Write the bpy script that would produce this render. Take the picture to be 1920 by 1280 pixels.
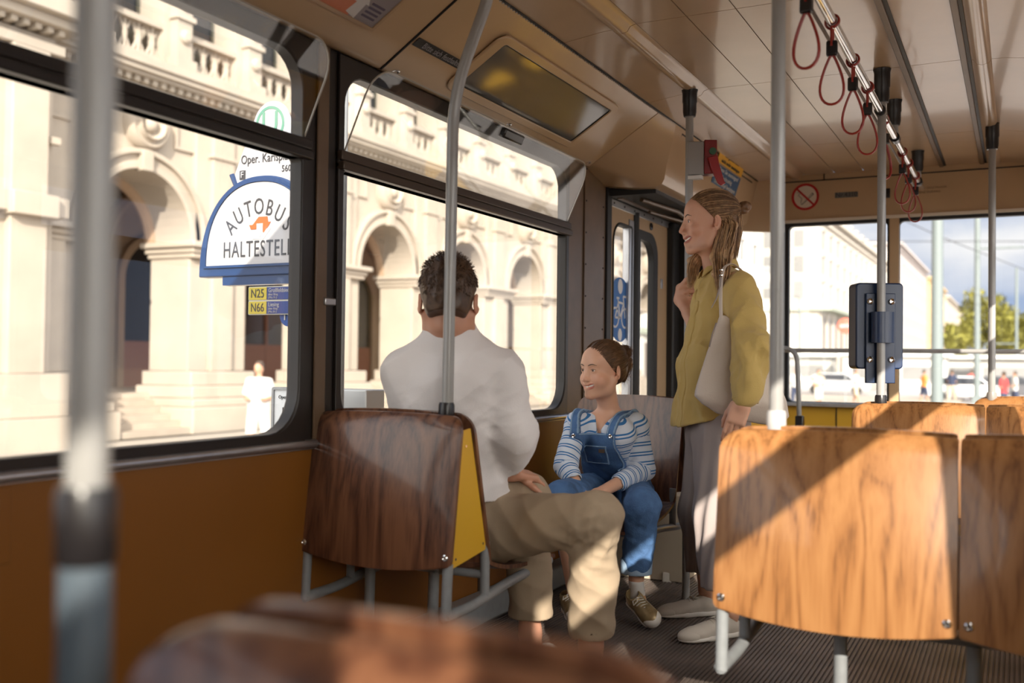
import bpy, bmesh, math, random
import numpy as np
from mathutils import Vector, Matrix
random.seed(7)
for o in list(bpy.data.objects): bpy.data.objects.remove(o)
scn = bpy.context.scene
COL = scn.collection
# ---------------------------------------------------------------- camera, light, exposure
F_PX = 1867.; YAW = math.atan(950/F_PX); PITCH = .0195; ROLL = .0115; EYE = 1.05
fwd = np.array([-math.sin(YAW)*math.cos(PITCH), math.cos(YAW)*math.cos(PITCH), math.sin(PITCH)])
rt = np.array([math.cos(YAW), math.sin(YAW), 0.]); up = np.cross(rt, fwd)
RT = rt*math.cos(ROLL)+up*math.sin(ROLL); UP = up*math.cos(ROLL)-rt*math.sin(ROLL)
EYEP = np.array([0, 0, EYE])
cam = bpy.data.cameras.new('camera'); camo = bpy.data.objects.new('camera', cam); COL.objects.link(camo)
camo.matrix_world = Matrix(((RT[0], UP[0], -fwd[0], 0), (RT[1], UP[1], -fwd[1], 0), (RT[2], UP[2], -fwd[2], EYE), (0, 0, 0, 1)))
cam.sensor_width = 36; cam.lens = F_PX/1920*36; cam.clip_start = .05; cam.clip_end = 1000
cam.dof.use_dof = True; cam.dof.focus_distance = 3.9; cam.dof.aperture_fstop = 2.0
scn.camera = camo
scn.view_settings.view_transform = 'Standard'; scn.view_settings.look = 'None'
scn.view_settings.gamma = 1; scn.view_settings.use_curve_mapping = False
scn.view_settings.exposure = 0.27
try:
    scn.cycles.max_bounces = 9; scn.cycles.diffuse_bounces = 6; scn.cycles.glossy_bounces = 4
    scn.cycles.transparent_max_bounces = 24; scn.cycles.sample_clamp_indirect = 6; scn.cycles.caustics_reflective = False
except Exception: pass
SUN_TRAVEL = Vector((-1, 1.75, -.86)).normalized()
sl = bpy.data.lights.new('sun', 'SUN'); sl.energy = 7.8; sl.angle = .009; sl.color = (1, .91, .78)
so = bpy.data.objects.new('sun', sl); COL.objects.link(so)
so.rotation_euler = SUN_TRAVEL.to_track_quat('-Z', 'Y').to_euler(); so.location = (20, -30, 20)
world = bpy.data.worlds.new('sky'); scn.world = world; world.use_nodes = True
nt = world.node_tree; nt.nodes.clear()
wo = nt.nodes.new('ShaderNodeOutputWorld'); bg = nt.nodes.new('ShaderNodeBackground'); bg.inputs[1].default_value = 1.15
tc = nt.nodes.new('ShaderNodeTexCoord'); mp = nt.nodes.new('ShaderNodeMapping'); mp.inputs['Scale'].default_value = (3, 3, 9)
ns = nt.nodes.new('ShaderNodeTexNoise'); ns.inputs['Scale'].default_value = 1.3; ns.inputs['Detail'].default_value = 6
rp = nt.nodes.new('ShaderNodeValToRGB'); rp.color_ramp.elements[0].position = .44; rp.color_ramp.elements[1].position = .66
mx = nt.nodes.new('ShaderNodeMix'); mx.data_type = 'RGBA'
mx.inputs[6].default_value = (.32, .41, .60, 1); mx.inputs[7].default_value = (.80, .80, .82, 1)
L = nt.links.new
L(tc.outputs['Generated'], mp.inputs['Vector']); L(mp.outputs[0], ns.inputs['Vector']); L(ns.outputs['Fac'], rp.inputs[0])
L(rp.outputs[0], mx.inputs[0]); L(mx.outputs[2], bg.inputs[0])
# the sky is much brighter on the side of the sun
dp = nt.nodes.new('ShaderNodeVectorMath'); dp.operation = 'DOT_PRODUCT'; dp.inputs[1].default_value = tuple(-SUN_TRAVEL); L(tc.outputs['Generated'], dp.inputs[0])
cl_ = nt.nodes.new('ShaderNodeMath'); cl_.operation = 'MAXIMUM'; cl_.inputs[1].default_value = 0; L(dp.outputs['Value'], cl_.inputs[0])
pw_ = nt.nodes.new('ShaderNodeMath'); pw_.operation = 'POWER'; pw_.inputs[1].default_value = 1.6; L(cl_.outputs[0], pw_.inputs[0])
ml_ = nt.nodes.new('ShaderNodeMath'); ml_.operation = 'MULTIPLY'; ml_.inputs[1].default_value = 5.2; L(pw_.outputs[0], ml_.inputs[0])
bg2 = nt.nodes.new('ShaderNodeBackground'); bg2.inputs[0].default_value = (1, .93, .82, 1); L(ml_.outputs[0], bg2.inputs[1])
sh_ = nt.nodes.new('ShaderNodeAddShader'); L(bg.outputs[0], sh_.inputs[0]); L(bg2.outputs[0], sh_.inputs[1]); L(sh_.outputs[0], wo.inputs[0])

def at(x, y, d):
    return EYEP+(fwd+RT*(x-960)/F_PX+UP*(640-y)/F_PX)*d
def onX(x, y, v):
    r = fwd+RT*(x-960)/F_PX+UP*(640-y)/F_PX; return EYEP+r*(v/r[0])
def onY(x, y, v):
    r = fwd+RT*(x-960)/F_PX+UP*(640-y)/F_PX; return EYEP+r*(v/r[1])

# ---------------------------------------------------------------- materials
MATS = {}
def mat(name, col, rough=.5, metal=0., bump=0., bscale=40., var=0., vscale=6., coat=0., stretch=None, spec=.5, sheen=0., sss=0.):
    if name in MATS: return MATS[name]
    m = bpy.data.materials.new(name); m.use_nodes = True; n = m.node_tree; b = n.nodes['Principled BSDF']
    c = tuple(col)+(1,)
    b.inputs['Base Color'].default_value = c; b.inputs['Roughness'].default_value = rough
    b.inputs['Metallic'].default_value = metal; b.inputs['Coat Weight'].default_value = coat; b.inputs['Coat Roughness'].default_value = .08
    b.inputs['Specular IOR Level'].default_value = spec
    if sheen: b.inputs['Sheen Weight'].default_value = sheen
    if sss:
        b.inputs['Subsurface Weight'].default_value = sss; b.inputs['Subsurface Radius'].default_value = (.012, .005, .003); b.inputs['Subsurface Scale'].default_value = 1
    t = n.nodes.new('ShaderNodeTexCoord'); mpn = n.nodes.new('ShaderNodeMapping'); n.links.new(t.outputs['Object'], mpn.inputs[0])
    if stretch: mpn.inputs['Scale'].default_value = stretch
    if var:
        q = n.nodes.new('ShaderNodeTexNoise'); q.inputs['Scale'].default_value = vscale; q.inputs['Detail'].default_value = 5
        n.links.new(mpn.outputs[0], q.inputs['Vector'])
        r = n.nodes.new('ShaderNodeMapRange'); r.inputs[1].default_value = .3; r.inputs[2].default_value = .7; r.inputs[3].default_value = 1-var; r.inputs[4].default_value = 1+var
        n.links.new(q.outputs['Fac'], r.inputs[0])
        mm = n.nodes.new('ShaderNodeVectorMath'); mm.operation = 'SCALE'; mm.inputs[0].default_value = col
        n.links.new(r.outputs[0], mm.inputs['Scale']); n.links.new(mm.outputs[0], b.inputs['Base Color'])
    if bump:
        q = n.nodes.new('ShaderNodeTexNoise'); q.inputs['Scale'].default_value = bscale; q.inputs['Detail'].default_value = 4
        n.links.new(mpn.outputs[0], q.inputs['Vector'])
        bp = n.nodes.new('ShaderNodeBump'); bp.inputs['Strength'].default_value = bump; bp.inputs['Distance'].default_value = .01
        n.links.new(q.outputs['Fac'], bp.inputs['Height']); n.links.new(bp.outputs[0], b.inputs['Normal'])
    MATS[name] = m; return m

def wood(name, c1, c2, c3, seed=0.):
    m = bpy.data.materials.new(name); m.use_nodes = True; n = m.node_tree; b = n.nodes['Principled BSDF']
    t = n.nodes.new('ShaderNodeTexCoord'); mpn = n.nodes.new('ShaderNodeMapping'); mpn.inputs['Scale'].default_value = (5.5, 5.5, .8); mpn.inputs['Location'].default_value = (seed, seed*.7, seed*1.3)
    n.links.new(t.outputs['Object'], mpn.inputs[0])
    w1 = n.nodes.new('ShaderNodeTexNoise'); w1.inputs['Scale'].default_value = 1.3; w1.inputs['Detail'].default_value = 2; w1.inputs['Distortion'].default_value = .4
    n.links.new(mpn.outputs[0], w1.inputs['Vector'])
    mu = n.nodes.new('ShaderNodeMath'); mu.operation = 'MULTIPLY'; mu.inputs[1].default_value = 8; n.links.new(w1.outputs['Fac'], mu.inputs[0])
    pp = n.nodes.new('ShaderNodeMath'); pp.operation = 'PINGPONG'; pp.inputs[1].default_value = .5; n.links.new(mu.outputs[0], pp.inputs[0])
    f = n.nodes.new('ShaderNodeMapping'); f.inputs['Scale'].default_value = (160, 160, 3); n.links.new(t.outputs['Object'], f.inputs[0])
    w2 = n.nodes.new('ShaderNodeTexNoise'); w2.inputs['Scale'].default_value = 1; w2.inputs['Detail'].default_value = 3; n.links.new(f.outputs[0], w2.inputs['Vector'])
    ad = n.nodes.new('ShaderNodeMath'); ad.operation = 'MULTIPLY_ADD'; ad.inputs[1].default_value = .75; n.links.new(w2.outputs['Fac'], ad.inputs[0]); n.links.new(pp.outputs[0], ad.inputs[2])
    r = n.nodes.new('ShaderNodeValToRGB'); r.color_ramp.elements[0].position = .3; r.color_ramp.elements[1].position = .85
    r.color_ramp.elements[0].color = tuple(c1)+(1,); r.color_ramp.elements[1].color = tuple(c3)+(1,)
    e = r.color_ramp.elements.new(.52); e.color = tuple(c2)+(1,)
    n.links.new(ad.outputs[0], r.inputs[0]); n.links.new(r.outputs[0], b.inputs['Base Color'])
    b.inputs['Roughness'].default_value = .32; b.inputs['Coat Weight'].default_value = .40; b.inputs['Coat Roughness'].default_value = .09
    return m

def glass(name, tint=(1, 1, 1), strength=1.0):
    m = bpy.data.materials.new(name); m.use_nodes = True; n = m.node_tree; n.nodes.clear()
    o = n.nodes.new('ShaderNodeOutputMaterial'); tr = n.nodes.new('ShaderNodeBsdfTransparent'); g = n.nodes.new('ShaderNodeBsdfGlossy'); mxs = n.nodes.new('ShaderNodeMixShader')
    fr = n.nodes.new('ShaderNodeLayerWeight'); fr.inputs['Blend'].default_value = .5
    pw = n.nodes.new('ShaderNodeMath'); pw.operation = 'POWER'; pw.inputs[1].default_value = 5; n.links.new(fr.outputs['Facing'], pw.inputs[0])
    mu = n.nodes.new('ShaderNodeMath'); mu.operation = 'MULTIPLY_ADD'; mu.inputs[1].default_value = .80*strength; mu.inputs[2].default_value = .045*strength
    tr.inputs[0].default_value = tuple(tint)+(1,); g.inputs['Roughness'].default_value = .01
    n.links.new(pw.outputs[0], mu.inputs[0]); n.links.new(mu.outputs[0], mxs.inputs[0]); n.links.new(tr.outputs[0], mxs.inputs[1]); n.links.new(g.outputs[0], mxs.inputs[2]); n.links.new(mxs.outputs[0], o.inputs[0])
    return m

cream = mat('cream_plastic', (.53, .37, .215), .30, var=.06, vscale=3, coat=.3)
cream_d = mat('cream_panel', (.50, .345, .205), .28, var=.08, vscale=4, coat=.5)
black = mat('black_rubber', (.012, .011, .011), .55)
brown = mat('bronze_aluminium', (.15, .095, .055), .42, metal=.0, var=.12, vscale=9)
dkbrown = mat('dark_frame_paint', (.018, .0135, .011), .4)
alu = mat('brushed_aluminium', (.55, .55, .56), .32, metal=.9, var=.06, vscale=20)
orange = mat('yellow_laminate', (.24, .088, .012), .42, var=.05, vscale=3)
yellow = mat('yellow_panel_paint', (.78, .45, .035), .4)
pole_m = mat('pole_grey_enamel', (.33, .325, .315), .27, var=.04, vscale=14, coat=.2)
pole_d = mat('pole_steel_blue_enamel', (.085, .11, .135), .35)
grey_m = mat('seat_frame_grey', (.27, .285, .30), .38, var=.08, vscale=30)
chrome = mat('chrome', (.8, .8, .8), .15, metal=1)
plug = mat('black_plastic', (.015, .013, .014), .3)
red_s = mat('red_strap', (.32, .028, .02), .35)
wd = wood('shaded_lacquered_plywood', (.055, .020, .012), (.12, .048, .026), (.19, .082, .042))  # same seat plywood, colour darkened for the seats in shade
wd2 = wood('sunlit_lacquered_plywood', (.20, .085, .030), (.33, .145, .050), (.40, .19, .070), 3.1)  # same seat plywood again, colour lightened for the sunlit seats
floor_m = mat('dark_ribbed_rubber', (.12, .095, .083), .5, var=.3, vscale=5)
glass_m = glass('window_glass', (.97, .97, .96), 1.0)
glass_h = glass('hopper_glass', (.96, .97, .97), 1.2)

# ---------------------------------------------------------------- mesh helpers
class MB:
    def __init__(s): s.v = []; s.f = []
    def add(s, vs, fs):
        n = len(s.v); s.v += [tuple(map(float, v)) for v in vs]; s.f += [tuple(n+i for i in f) for f in fs]; return s
    def box(s, lo, hi):
        x0, y0, z0 = lo; x1, y1, z1 = hi
        return s.add([(x0, y0, z0), (x1, y0, z0), (x1, y1, z0), (x0, y1, z0), (x0, y0, z1), (x1, y0, z1), (x1, y1, z1), (x0, y1, z1)],
                     [(0, 3, 2, 1), (4, 5, 6, 7), (0, 1, 5, 4), (1, 2, 6, 5), (2, 3, 7, 6), (3, 0, 4, 7)])
    def obox(s, c, ax, hs):   # oriented box: centre, 3 axes, half sizes
        c = np.array(c, float); A = [np.array(a, float)*h for a, h in zip(ax, hs)]
        vs = [c+i*A[0]+j*A[1]+k*A[2] for k in (-1, 1) for (i, j) in ((-1, -1), (1, -1), (1, 1), (-1, 1))]
        return s.add(vs, [(0, 3, 2, 1), (4, 5, 6, 7), (0, 1, 5, 4), (1, 2, 6, 5), (2, 3, 7, 6), (3, 0, 4, 7)])
    def tube(s, pts, r, seg=14, flat=1.0, side=None, closed=False, caps=True):
        P = [np.array(p, float) for p in pts]; n = len(P); R = r if hasattr(r, '__len__') else [r]*n
        rings = []; ref = None
        for i in range(n):
            a = P[i-1] if (i > 0 or closed) else P[i]; b = P[(i+1) % n] if (i < n-1 or closed) else P[i]
            t = b-a; t /= (np.linalg.norm(t)+1e-12)
            if side is not None: ref = np.array(side, float)
            if ref is None: ref = np.array([0, 0, 1.]) if abs(t[2]) < .9 else np.array([1., 0, 0])
            u = ref-t*(ref@t); u /= (np.linalg.norm(u)+1e-12); ref = u if side is None else ref
            w = np.cross(t, u)
            rings.append([P[i]+R[i]*(math.cos(2*math.pi*k/seg)*u+math.sin(2*math.pi*k/seg)*w*flat) for k in range(seg)])
        vs = [v for rg in rings for v in rg]; fs = []
        m = n if closed else n-1
        for i in range(m):
            j = (i+1) % n
            for k in range(seg):
                l = (k+1) % seg; fs.append((i*seg+k, i*seg+l, j*seg+l, j*seg+k))
        if caps and not closed: fs += [tuple(range(seg))[::-1], tuple((n-1)*seg+k for k in range(seg))]
        return s.add(vs, fs)
    def lathe(s, c, prof, axis=(0, 0, 1), seg=24):   # prof: (r, h)
        a = np.array(axis, float); a /= np.linalg.norm(a); c = np.array(c, float)
        return s.tube_rings([(c+a*h, r) for r, h in prof], a, seg)
    def tube_rings(s, cr, a, seg):
        ref = np.array([0, 0, 1.]) if abs(a[2]) < .9 else np.array([1., 0, 0]); u = ref-a*(ref@a); u /= np.linalg.norm(u); w = np.cross(a, u)
        vs = []; fs = []
        for c, r in cr: vs += [c+max(r, 1e-5)*(math.cos(2*math.pi*k/seg)*u+math.sin(2*math.pi*k/seg)*w) for k in range(seg)]
        n = len(cr)
        for i in range(n-1):
            for k in range(seg):
                l = (k+1) % seg; fs.append((i*seg+k, i*seg+l, (i+1)*seg+l, (i+1)*seg+k))
        fs += [tuple(range(seg))[::-1], tuple((n-1)*seg+k for k in range(seg))]
        return s.add(vs, fs)
    def prism(s, poly, o, ux, uy, d):   # polygon (a,b) in plane (ux,uy) from o, extruded by vector d
        o = np.array(o, float); ux = np.array(ux, float); uy = np.array(uy, float); d = np.array(d, float)
        A = [o+ux*a+uy*b for a, b in poly]; n = len(A)
        fs = [tuple(range(n))[::-1], tuple(range(n, 2*n))]+[(i, (i+1) % n, n+(i+1) % n, n+i) for i in range(n)]
        return s.add(A+[a+d for a in A], fs)
    def frame(s, outer, inner, o, ux, uy, d):   # ring between two equal-count loops
        o = np.array(o, float); ux = np.array(ux, float); uy = np.array(uy, float); d = np.array(d, float)
        A = [o+ux*a+uy*b for a, b in outer]; B = [o+ux*a+uy*b for a, b in inner]; n = len(A)
        vs = A+B+[a+d for a in A]+[b+d for b in B]; fs = []
        for i in range(n):
            j = (i+1) % n
            fs += [(i, n+i, n+j, j), (2*n+i, 2*n+j, 3*n+j, 3*n+i), (i, j, 2*n+j, 2*n+i), (n+i, 3*n+i, 3*n+j, n+j)]
        return s.add(vs, fs)
    def grid(s, f, nu, nv, cu=False):
        vs = [f(i/(nu if cu else nu-1), j/(nv-1)) for j in range(nv) for i in range(nu)]; fs = []
        for j in range(nv-1):
            for i in range(nu if cu else nu-1):
                k = (i+1) % nu; fs.append((j*nu+i, j*nu+k, (j+1)*nu+k, (j+1)*nu+i))
        return s.add(vs, fs)
    def build(s, name, m, parent=None, loc=None, bevel=0., bseg=2, smooth=True, fix=True, ang=40):
        me = bpy.data.meshes.new(name); V = np.array(s.v, float)
        if parent is not None: off = np.array(root_loc(parent))
        else: off = np.array(loc if loc is not None else (0, 0, 0), float)
        me.from_pydata([tuple(v) for v in V-off], [], s.f); me.update()
        if fix:
            b = bmesh.new(); b.from_mesh(me); bmesh.ops.recalc_face_normals(b, faces=b.faces); b.to_mesh(me); b.free()
        if smooth:
            me.polygons.foreach_set('use_smooth', [True]*len(me.polygons)); me.set_sharp_from_angle(angle=math.radians(ang))
        me.materials.append(m)
        o = bpy.data.objects.new(name, me); COL.objects.link(o)
        if parent is not None: o.parent = parent
        else: o.location = tuple(off)
        if bevel:
            mo = o.modifiers.new('bevel', 'BEVEL'); mo.width = bevel; mo.segments = bseg; mo.limit_method = 'ANGLE'; mo.harden_normals = False
        return o
def root_loc(o):
    p = np.zeros(3)
    while o is not None: p += np.array(o.location); o = o.parent
    return p
def rrect(x0, x1, y0, y1, r, n=6):
    if not hasattr(r, '__len__'): r = [r]*4
    out = []
    for (cx, cy, a0, q) in ((x1-r[0], y1-r[0], 0, r[0]), (x0+r[1], y1-r[1], 90, r[1]), (x0+r[2], y0+r[2], 180, r[2]), (x1-r[3], y0+r[3], 270, r[3])):
        for k in range(n+1):
            a = math.radians(a0+90*k/n); out.append((cx+q*math.cos(a), cy+q*math.sin(a)))
    return out
def rectring(x0, x1, y0, y1, n=6):   # same count as rrect but square corners
    out = []
    for (cx, cy) in ((x1, y1), (x0, y1), (x0, y0), (x1, y0)): out += [(cx, cy)]*(n+1)
    return out
def thing(name, label, cat, loc=(0, 0, 0), group=None):
    o = bpy.data.objects.new(name, None); COL.objects.link(o); o.location = tuple(loc); o.empty_display_size = .1
    o['label'] = label; o['category'] = cat
    if group: o['group'] = group
    return o
def tag(o, label, cat, group=None, kind=None):
    o['label'] = label; o['category'] = cat
    if group: o['group'] = group
    if kind: o['kind'] = kind
    return o
def struct(o):
    o['kind'] = 'structure'; return o
def dup(o, loc=None, label=None, parent=None, mats=None):
    c = o.copy(); COL.objects.link(c)
    if parent is not None: c.parent = parent
    if loc is not None: c.location = tuple(loc)
    if label: c['label'] = label
    for ch in list(o.children): dup(ch, None, None, c)
    return c
def text(name, s, size, o, ux, uy, m, parent, align='CENTER', sx=1.0, ext=.0008, spacing=1.0):
    cu = bpy.data.curves.new(name, 'FONT'); cu.body = s; cu.size = size; cu.align_x = align; cu.align_y = 'CENTER'; cu.extrude = ext; cu.space_character = spacing; cu.resolution_u = 3
    ob = bpy.data.objects.new('tmp', cu); COL.objects.link(ob)
    dg = bpy.context.evaluated_depsgraph_get(); me = bpy.data.meshes.new_from_object(ob.evaluated_get(dg)); bpy.data.objects.remove(ob)
    n = len(me.vertices); V = np.empty(n*3); me.vertices.foreach_get('co', V); V = V.reshape(-1, 3)
    ux = np.array(ux, float); uy = np.array(uy, float); ux /= np.linalg.norm(ux); uy /= np.linalg.norm(uy); uz = np.cross(ux, uy)
    W = np.array(o, float)+V[:, :1]*sx*ux+V[:, 1:2]*uy+V[:, 2:]*uz-root_loc(parent)
    me.vertices.foreach_set('co', W.ravel()); me.update(); me.name = name
    me.materials.clear(); me.materials.append(m)
    ob = bpy.data.objects.new(name, me); COL.objects.link(ob); ob.parent = parent; return ob
def pathfillet(pts, r, n=6):
    P = [np.array(p, float) for p in pts]; out = [P[0]]
    for i in range(1, len(P)-1):
        a = P[i-1]-P[i]; b = P[i+1]-P[i]; la = np.linalg.norm(a); lb = np.linalg.norm(b); q = min(r, la*.45, lb*.45)
        s = P[i]+a/la*q; e = P[i]+b/lb*q
        for k in range(n+1):
            t = k/n; out.append((1-t)**2*s+2*t*(1-t)*P[i]+t*t*e)
    return out+[P[-1]]
# ================================================================ tram body
WL = -1.95; WR = .50; Y0 = -4.0; YR = 6.75; ZC = 2.30
# --- floor with ribs running along the car
b = MB(); prof = []; x = WL
while x < WR:
    prof += [(x, -.006), (x+.005, -.006), (x+.006, 0), (x+.015, 0)]; x += .016
prof += [(WR, -.006)]
n = len(prof)
b.add([(p[0], Y0, p[1]) for p in prof]+[(p[0], YR, p[1]) for p in prof], [(i, i+1, n+i+1, n+i) for i in range(n-1)])
b.box((-2.0, Y0, -.09), (.55, YR, -.008))
struct(b.build('floor', floor_m, smooth=False, fix=False))
# --- ceiling
half = [(-1.95, 2.07), (-1.948, 2.045), (-1.935, 2.03), (-1.915, 2.028), (-1.892, 2.042), (-1.72, 2.155), (-1.552, 2.265)]
mid = [(-1.55, 2.268), (-1.40, 2.288), (-1.352, 2.290), (-1.342, 2.276), (-1.318, 2.270), (-1.296, 2.276), (-1.284, 2.294), (-1.262, 2.300)]
def mirror(pts): return [(-1.45-x, z) for x, z in pts][::-1]
def sheet(name, pts, y0, y1, m, th=.004):
    b = MB(); n = len(pts)
    vs = [(x, y, z) for y in (y0, y1) for x, z in pts]+[(x, y, z+th) for y in (y0, y1) for x, z in pts]
    fs = []
    for i in range(n-1):
        fs += [(i, i+1, n+i+1, n+i), (2*n+i, 3*n+i, 3*n+i+1, 2*n+i+1)]
    fs += [tuple(range(n))+tuple(range(3*n-1, 2*n-1, -1)), tuple(range(n, 2*n))+tuple(range(4*n-1, 3*n-1, -1)), (0, n, 3*n, 2*n), (n-1, 2*n-1, 4*n-1, 3*n-1)]
    b.add(vs, fs); return struct(b.build(name, m, ang=50))
tn = [0]
def trim(b, m, **k):
    tn[0] += 1; return struct(b.build('trim_%d' % tn[0], m, **k))
flat = [-1.262, -1.07, -.89, -.43, -.20, -.188]
ysplit = [Y0, 1.6, 3.46, 4.43, 5.81, YR]
ci = 0
for j in range(len(ysplit)-1):
    a, c = ysplit[j]+.002, ysplit[j+1]-.002
    ci += 1; sheet('ceiling_%d' % ci, mid, a, c, cream_d)
    for i in range(len(flat)-1):
        if flat[i+1]-flat[i] < .05: continue
        ci += 1; sheet('ceiling_%d' % ci, [(flat[i]+.002, 2.30), (flat[i+1]-.002, 2.30)], a, c, cream_d)
    ci += 1; sheet('ceiling_%d' % ci, mirror(mid), a, c, cream_d)
b = MB(); b.box((-2.05, Y0, 2.325), (.6, YR+.05, 2.42)); struct(b.build('ceiling', black))
for xx in (-.43, -.20):   # hanging dark channel strips
    b = MB(); b.box((xx-.012, Y0, 2.288), (xx+.012, YR-.02, 2.306)); trim(b, brown, bevel=.003)
    b = MB(); b.box((xx+.013, Y0, 2.294), (xx+.026, YR-.02, 2.306)); trim(b, black)
b = MB(); b.box((-1.564, 1.0, 2.262), (-1.55, YR, 2.275)); trim(b, black)
for k in range(4): pass
b = MB()
for t in np.arange(1.0, YR, .02): b.box((-1.566, t, 2.259), (-1.555, t+.008, 2.264))
trim(b, alu)
# cove covers: three hinged covers along the left, one mirrored run on the right
covers = [(Y0, .93), (.935, 2.765), (2.775, 4.60)]
for i, (a, c) in enumerate(covers): sheet('ceiling_cover_%d' % (i+1), half, a, c-.005, cream)
sheet('ceiling_cover_right', mirror(half), Y0, YR, cream)
for i, (a, c) in enumerate(covers[:-1]):
    pts = [(p[0], c+.001, p[1]-.0) for p in half]; b = MB()
    b.tube([(x, c, z-.002) for x, z in half[3:]], .004, 6); trim(b, black)
# door mechanism housing (lower and bulging into the car)
hous = [(-1.95, 1.975), (-1.80, 1.955), (-1.66, 1.95), (-1.625, 1.962), (-1.612, 1.985), (-1.60, 2.06), (-1.565, 2.20), (-1.553, 2.262)]
def loft(name, y0, y1, m, p0, p1, kind=True):
    b = MB(); n = len(p0); b.add([(x, y0, z) for x, z in p0]+[(x, y1, z) for x, z in p1], [(i, i+1, n+i+1, n+i) for i in range(n-1)]); b.add([(x, y0, z) for x, z in p0]+[(-1.95, y0, 2.3)], [tuple(range(n+1))])
    return struct(b.build(name, m, ang=40, fix=False))
half8 = [(-1.95, 2.03), (-1.93, 2.028), (-1.915, 2.03), (-1.892, 2.045), (-1.85, 2.072), (-1.78, 2.118), (-1.66, 2.195), (-1.552, 2.265)]
loft('ceiling_cover_4', 4.605, 4.86, cream, half8, hous)
loft('ceiling_cover_5', 4.86, YR-.02, cream, hous, hous)
# hatch line on the housing
hl = [(-1.6095, 4.96, 2.19-.185), (-1.6095, 4.96, 2.0), (-1.6095, 6.1, 2.0)]
b = MB(); b.tube(pathfillet([(-1.560, 4.98, 2.235), (-1.604, 4.98, 2.07), (-1.613, 4.98, 2.005), (-1.613, 6.3, 2.005)], .03), .003, 6); trim(b, black)
b = MB(); b.box((-1.575, 4.98, 2.232), (-1.556, 6.5, 2.240)); trim(b, black)
# --- left wall
def window(idx, ya, yb, rail=True, front=True):
    w = bpy.data.objects.new('window_%d' % idx, None); COL.objects.link(w); w['kind'] = 'structure'; w.location = (WL, ya, .8)
    za, zb = .80, 1.985
    b = MB(); o = (WL-.035, 0, 0)
    b.frame(rectring(ya, yb, za, zb), rrect(ya+.035, yb-.035, za+.03, 1.655, [.02, .02, .14, .14]), o, (0, 1, 0), (0, 0, 1), (.05, 0, 0))if False else None
    # rubber surround: lower light and upper light
    b.frame(rectring(ya, yb, za, 1.67), rrect(ya+.03, yb-.03, za+.028, 1.655, [.012, .012, .13, .13]), o, (0, 1, 0), (0, 0, 1), (.050, 0, 0))
    b.frame(rectring(ya, yb, 1.67, zb+.045), rrect(ya+.03, yb-.03, 1.715, zb-.012, [.11, .11, .012, .012]), o, (0, 1, 0), (0, 0, 1), (.050, 0, 0))
    b.build('window_frame', dkbrown, w, bevel=.006)
    r = MB(); r.box((WL-.03, ya, 1.655), (WL+.035, yb, 1.682)).box((WL-.03, ya, 1.686), (WL+.028, yb, 1.718)).box((WL+.0, ya+.02, 1.682), (WL+.022, yb-.02, 1.690))
    r.build('window_rail', dkbrown if not front else brown_d, w, bevel=.005)
    p = MB(); p.box((WL-.022, ya+.02, za+.02), (WL-.018, yb-.02, 1.665)); p.build('window_pane', glass_m, w, smooth=False)
    # hopper pane hinged at the rail and leaning inward
    d = .118; L_ = math.hypot(d, .262); uy = np.array([d, 0, .262])/L_
    lp = rrect(ya+.035, yb-.02, 0, L_+.01, [.10, .10, .01, .01])
    h = MB(); h.prism(lp, (WL+.006, 0, 1.715), (0, 1, 0), uy, np.array([.004, 0, -.001])); hp = h.build('hopper_pane', glass_h, w, smooth=False)
    e = MB(); e.tube([np.array([WL+.008, 0, 1.715])+np.array([0, 1, 0])*a+uy*c for a, c in lp], .0032, 6, closed=True); e.build('pane_edge', mat('pane_edge_polish', (.45, .42, .36), .3), hp)
    if front:
        c = np.array([WL+.012, onX(960, 272, WL+.12)[1], 1.715])+uy*(L_-.02)
        k = MB(); k.obox(c, ((0, 1, 0), uy, np.cross((0, 1, 0), uy)), (.085, .02, .012)); k.build('hopper_latch', plug, hp, bevel=.008)
    return w
brown_d = mat('dark_bronze_rail', (.075, .052, .038), .35, metal=.3)
window(1, .74, 2.42, True, False)
window(2, 2.57, 4.40)
window(3, -1.09, .59, True, False); window(4, -2.92, -1.24, True, False)
b = MB(); b.box((WL-.06, Y0, 0), (WL, 4.90, .775)); struct(b.build('wall_left', orange, smooth=False))
b = MB(); b.box((WL-.05, Y0, 1.98), (WL-.002, YR, 2.33)); struct(b.build('wall_left_header', dkbrown, smooth=False))
for i, (a, c) in enumerate([(-3.07, -2.92), (-1.24, -1.09), (.59, .74), (2.42, 2.57)]):
    b = MB(); b.box((WL-.05, a, .77), (WL+.004, c, 2.06)); struct(b.build('wall_left_post_%d' % (i+1), dkbrown, bevel=.004))
    b = MB(); b.box((WL+.004, a+.045, .80), (WL+.014, c-.05, 2.04)); trim(b, brown, bevel=.004)
b = MB(); b.box((WL-.05, 4.40, .77), (WL+.004, 4.90, 2.06)); struct(b.build('wall_left_pillar', brown, bevel=.004))
b = MB(); b.box((WL+.004, 4.60, .80), (WL+.012, 4.86, 2.03)); trim(b, brown, bevel=.003)
b = MB()
for yy in (4.615, 4.845):
    for z in np.arange(.9, 2.02, .16): b.lathe((WL+.012, yy, z), [(.005, 0), (.005, .002), (.002, .004)], (1, 0, 0), 8)
trim(b, black)
b = MB(); b.tube([(WL+.012, Y0, .788), (WL+.012, 4.88, .788)], .014, 10); b.box((WL, Y0, .772), (WL+.012, 4.88, .802)); trim(b, alu)
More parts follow.
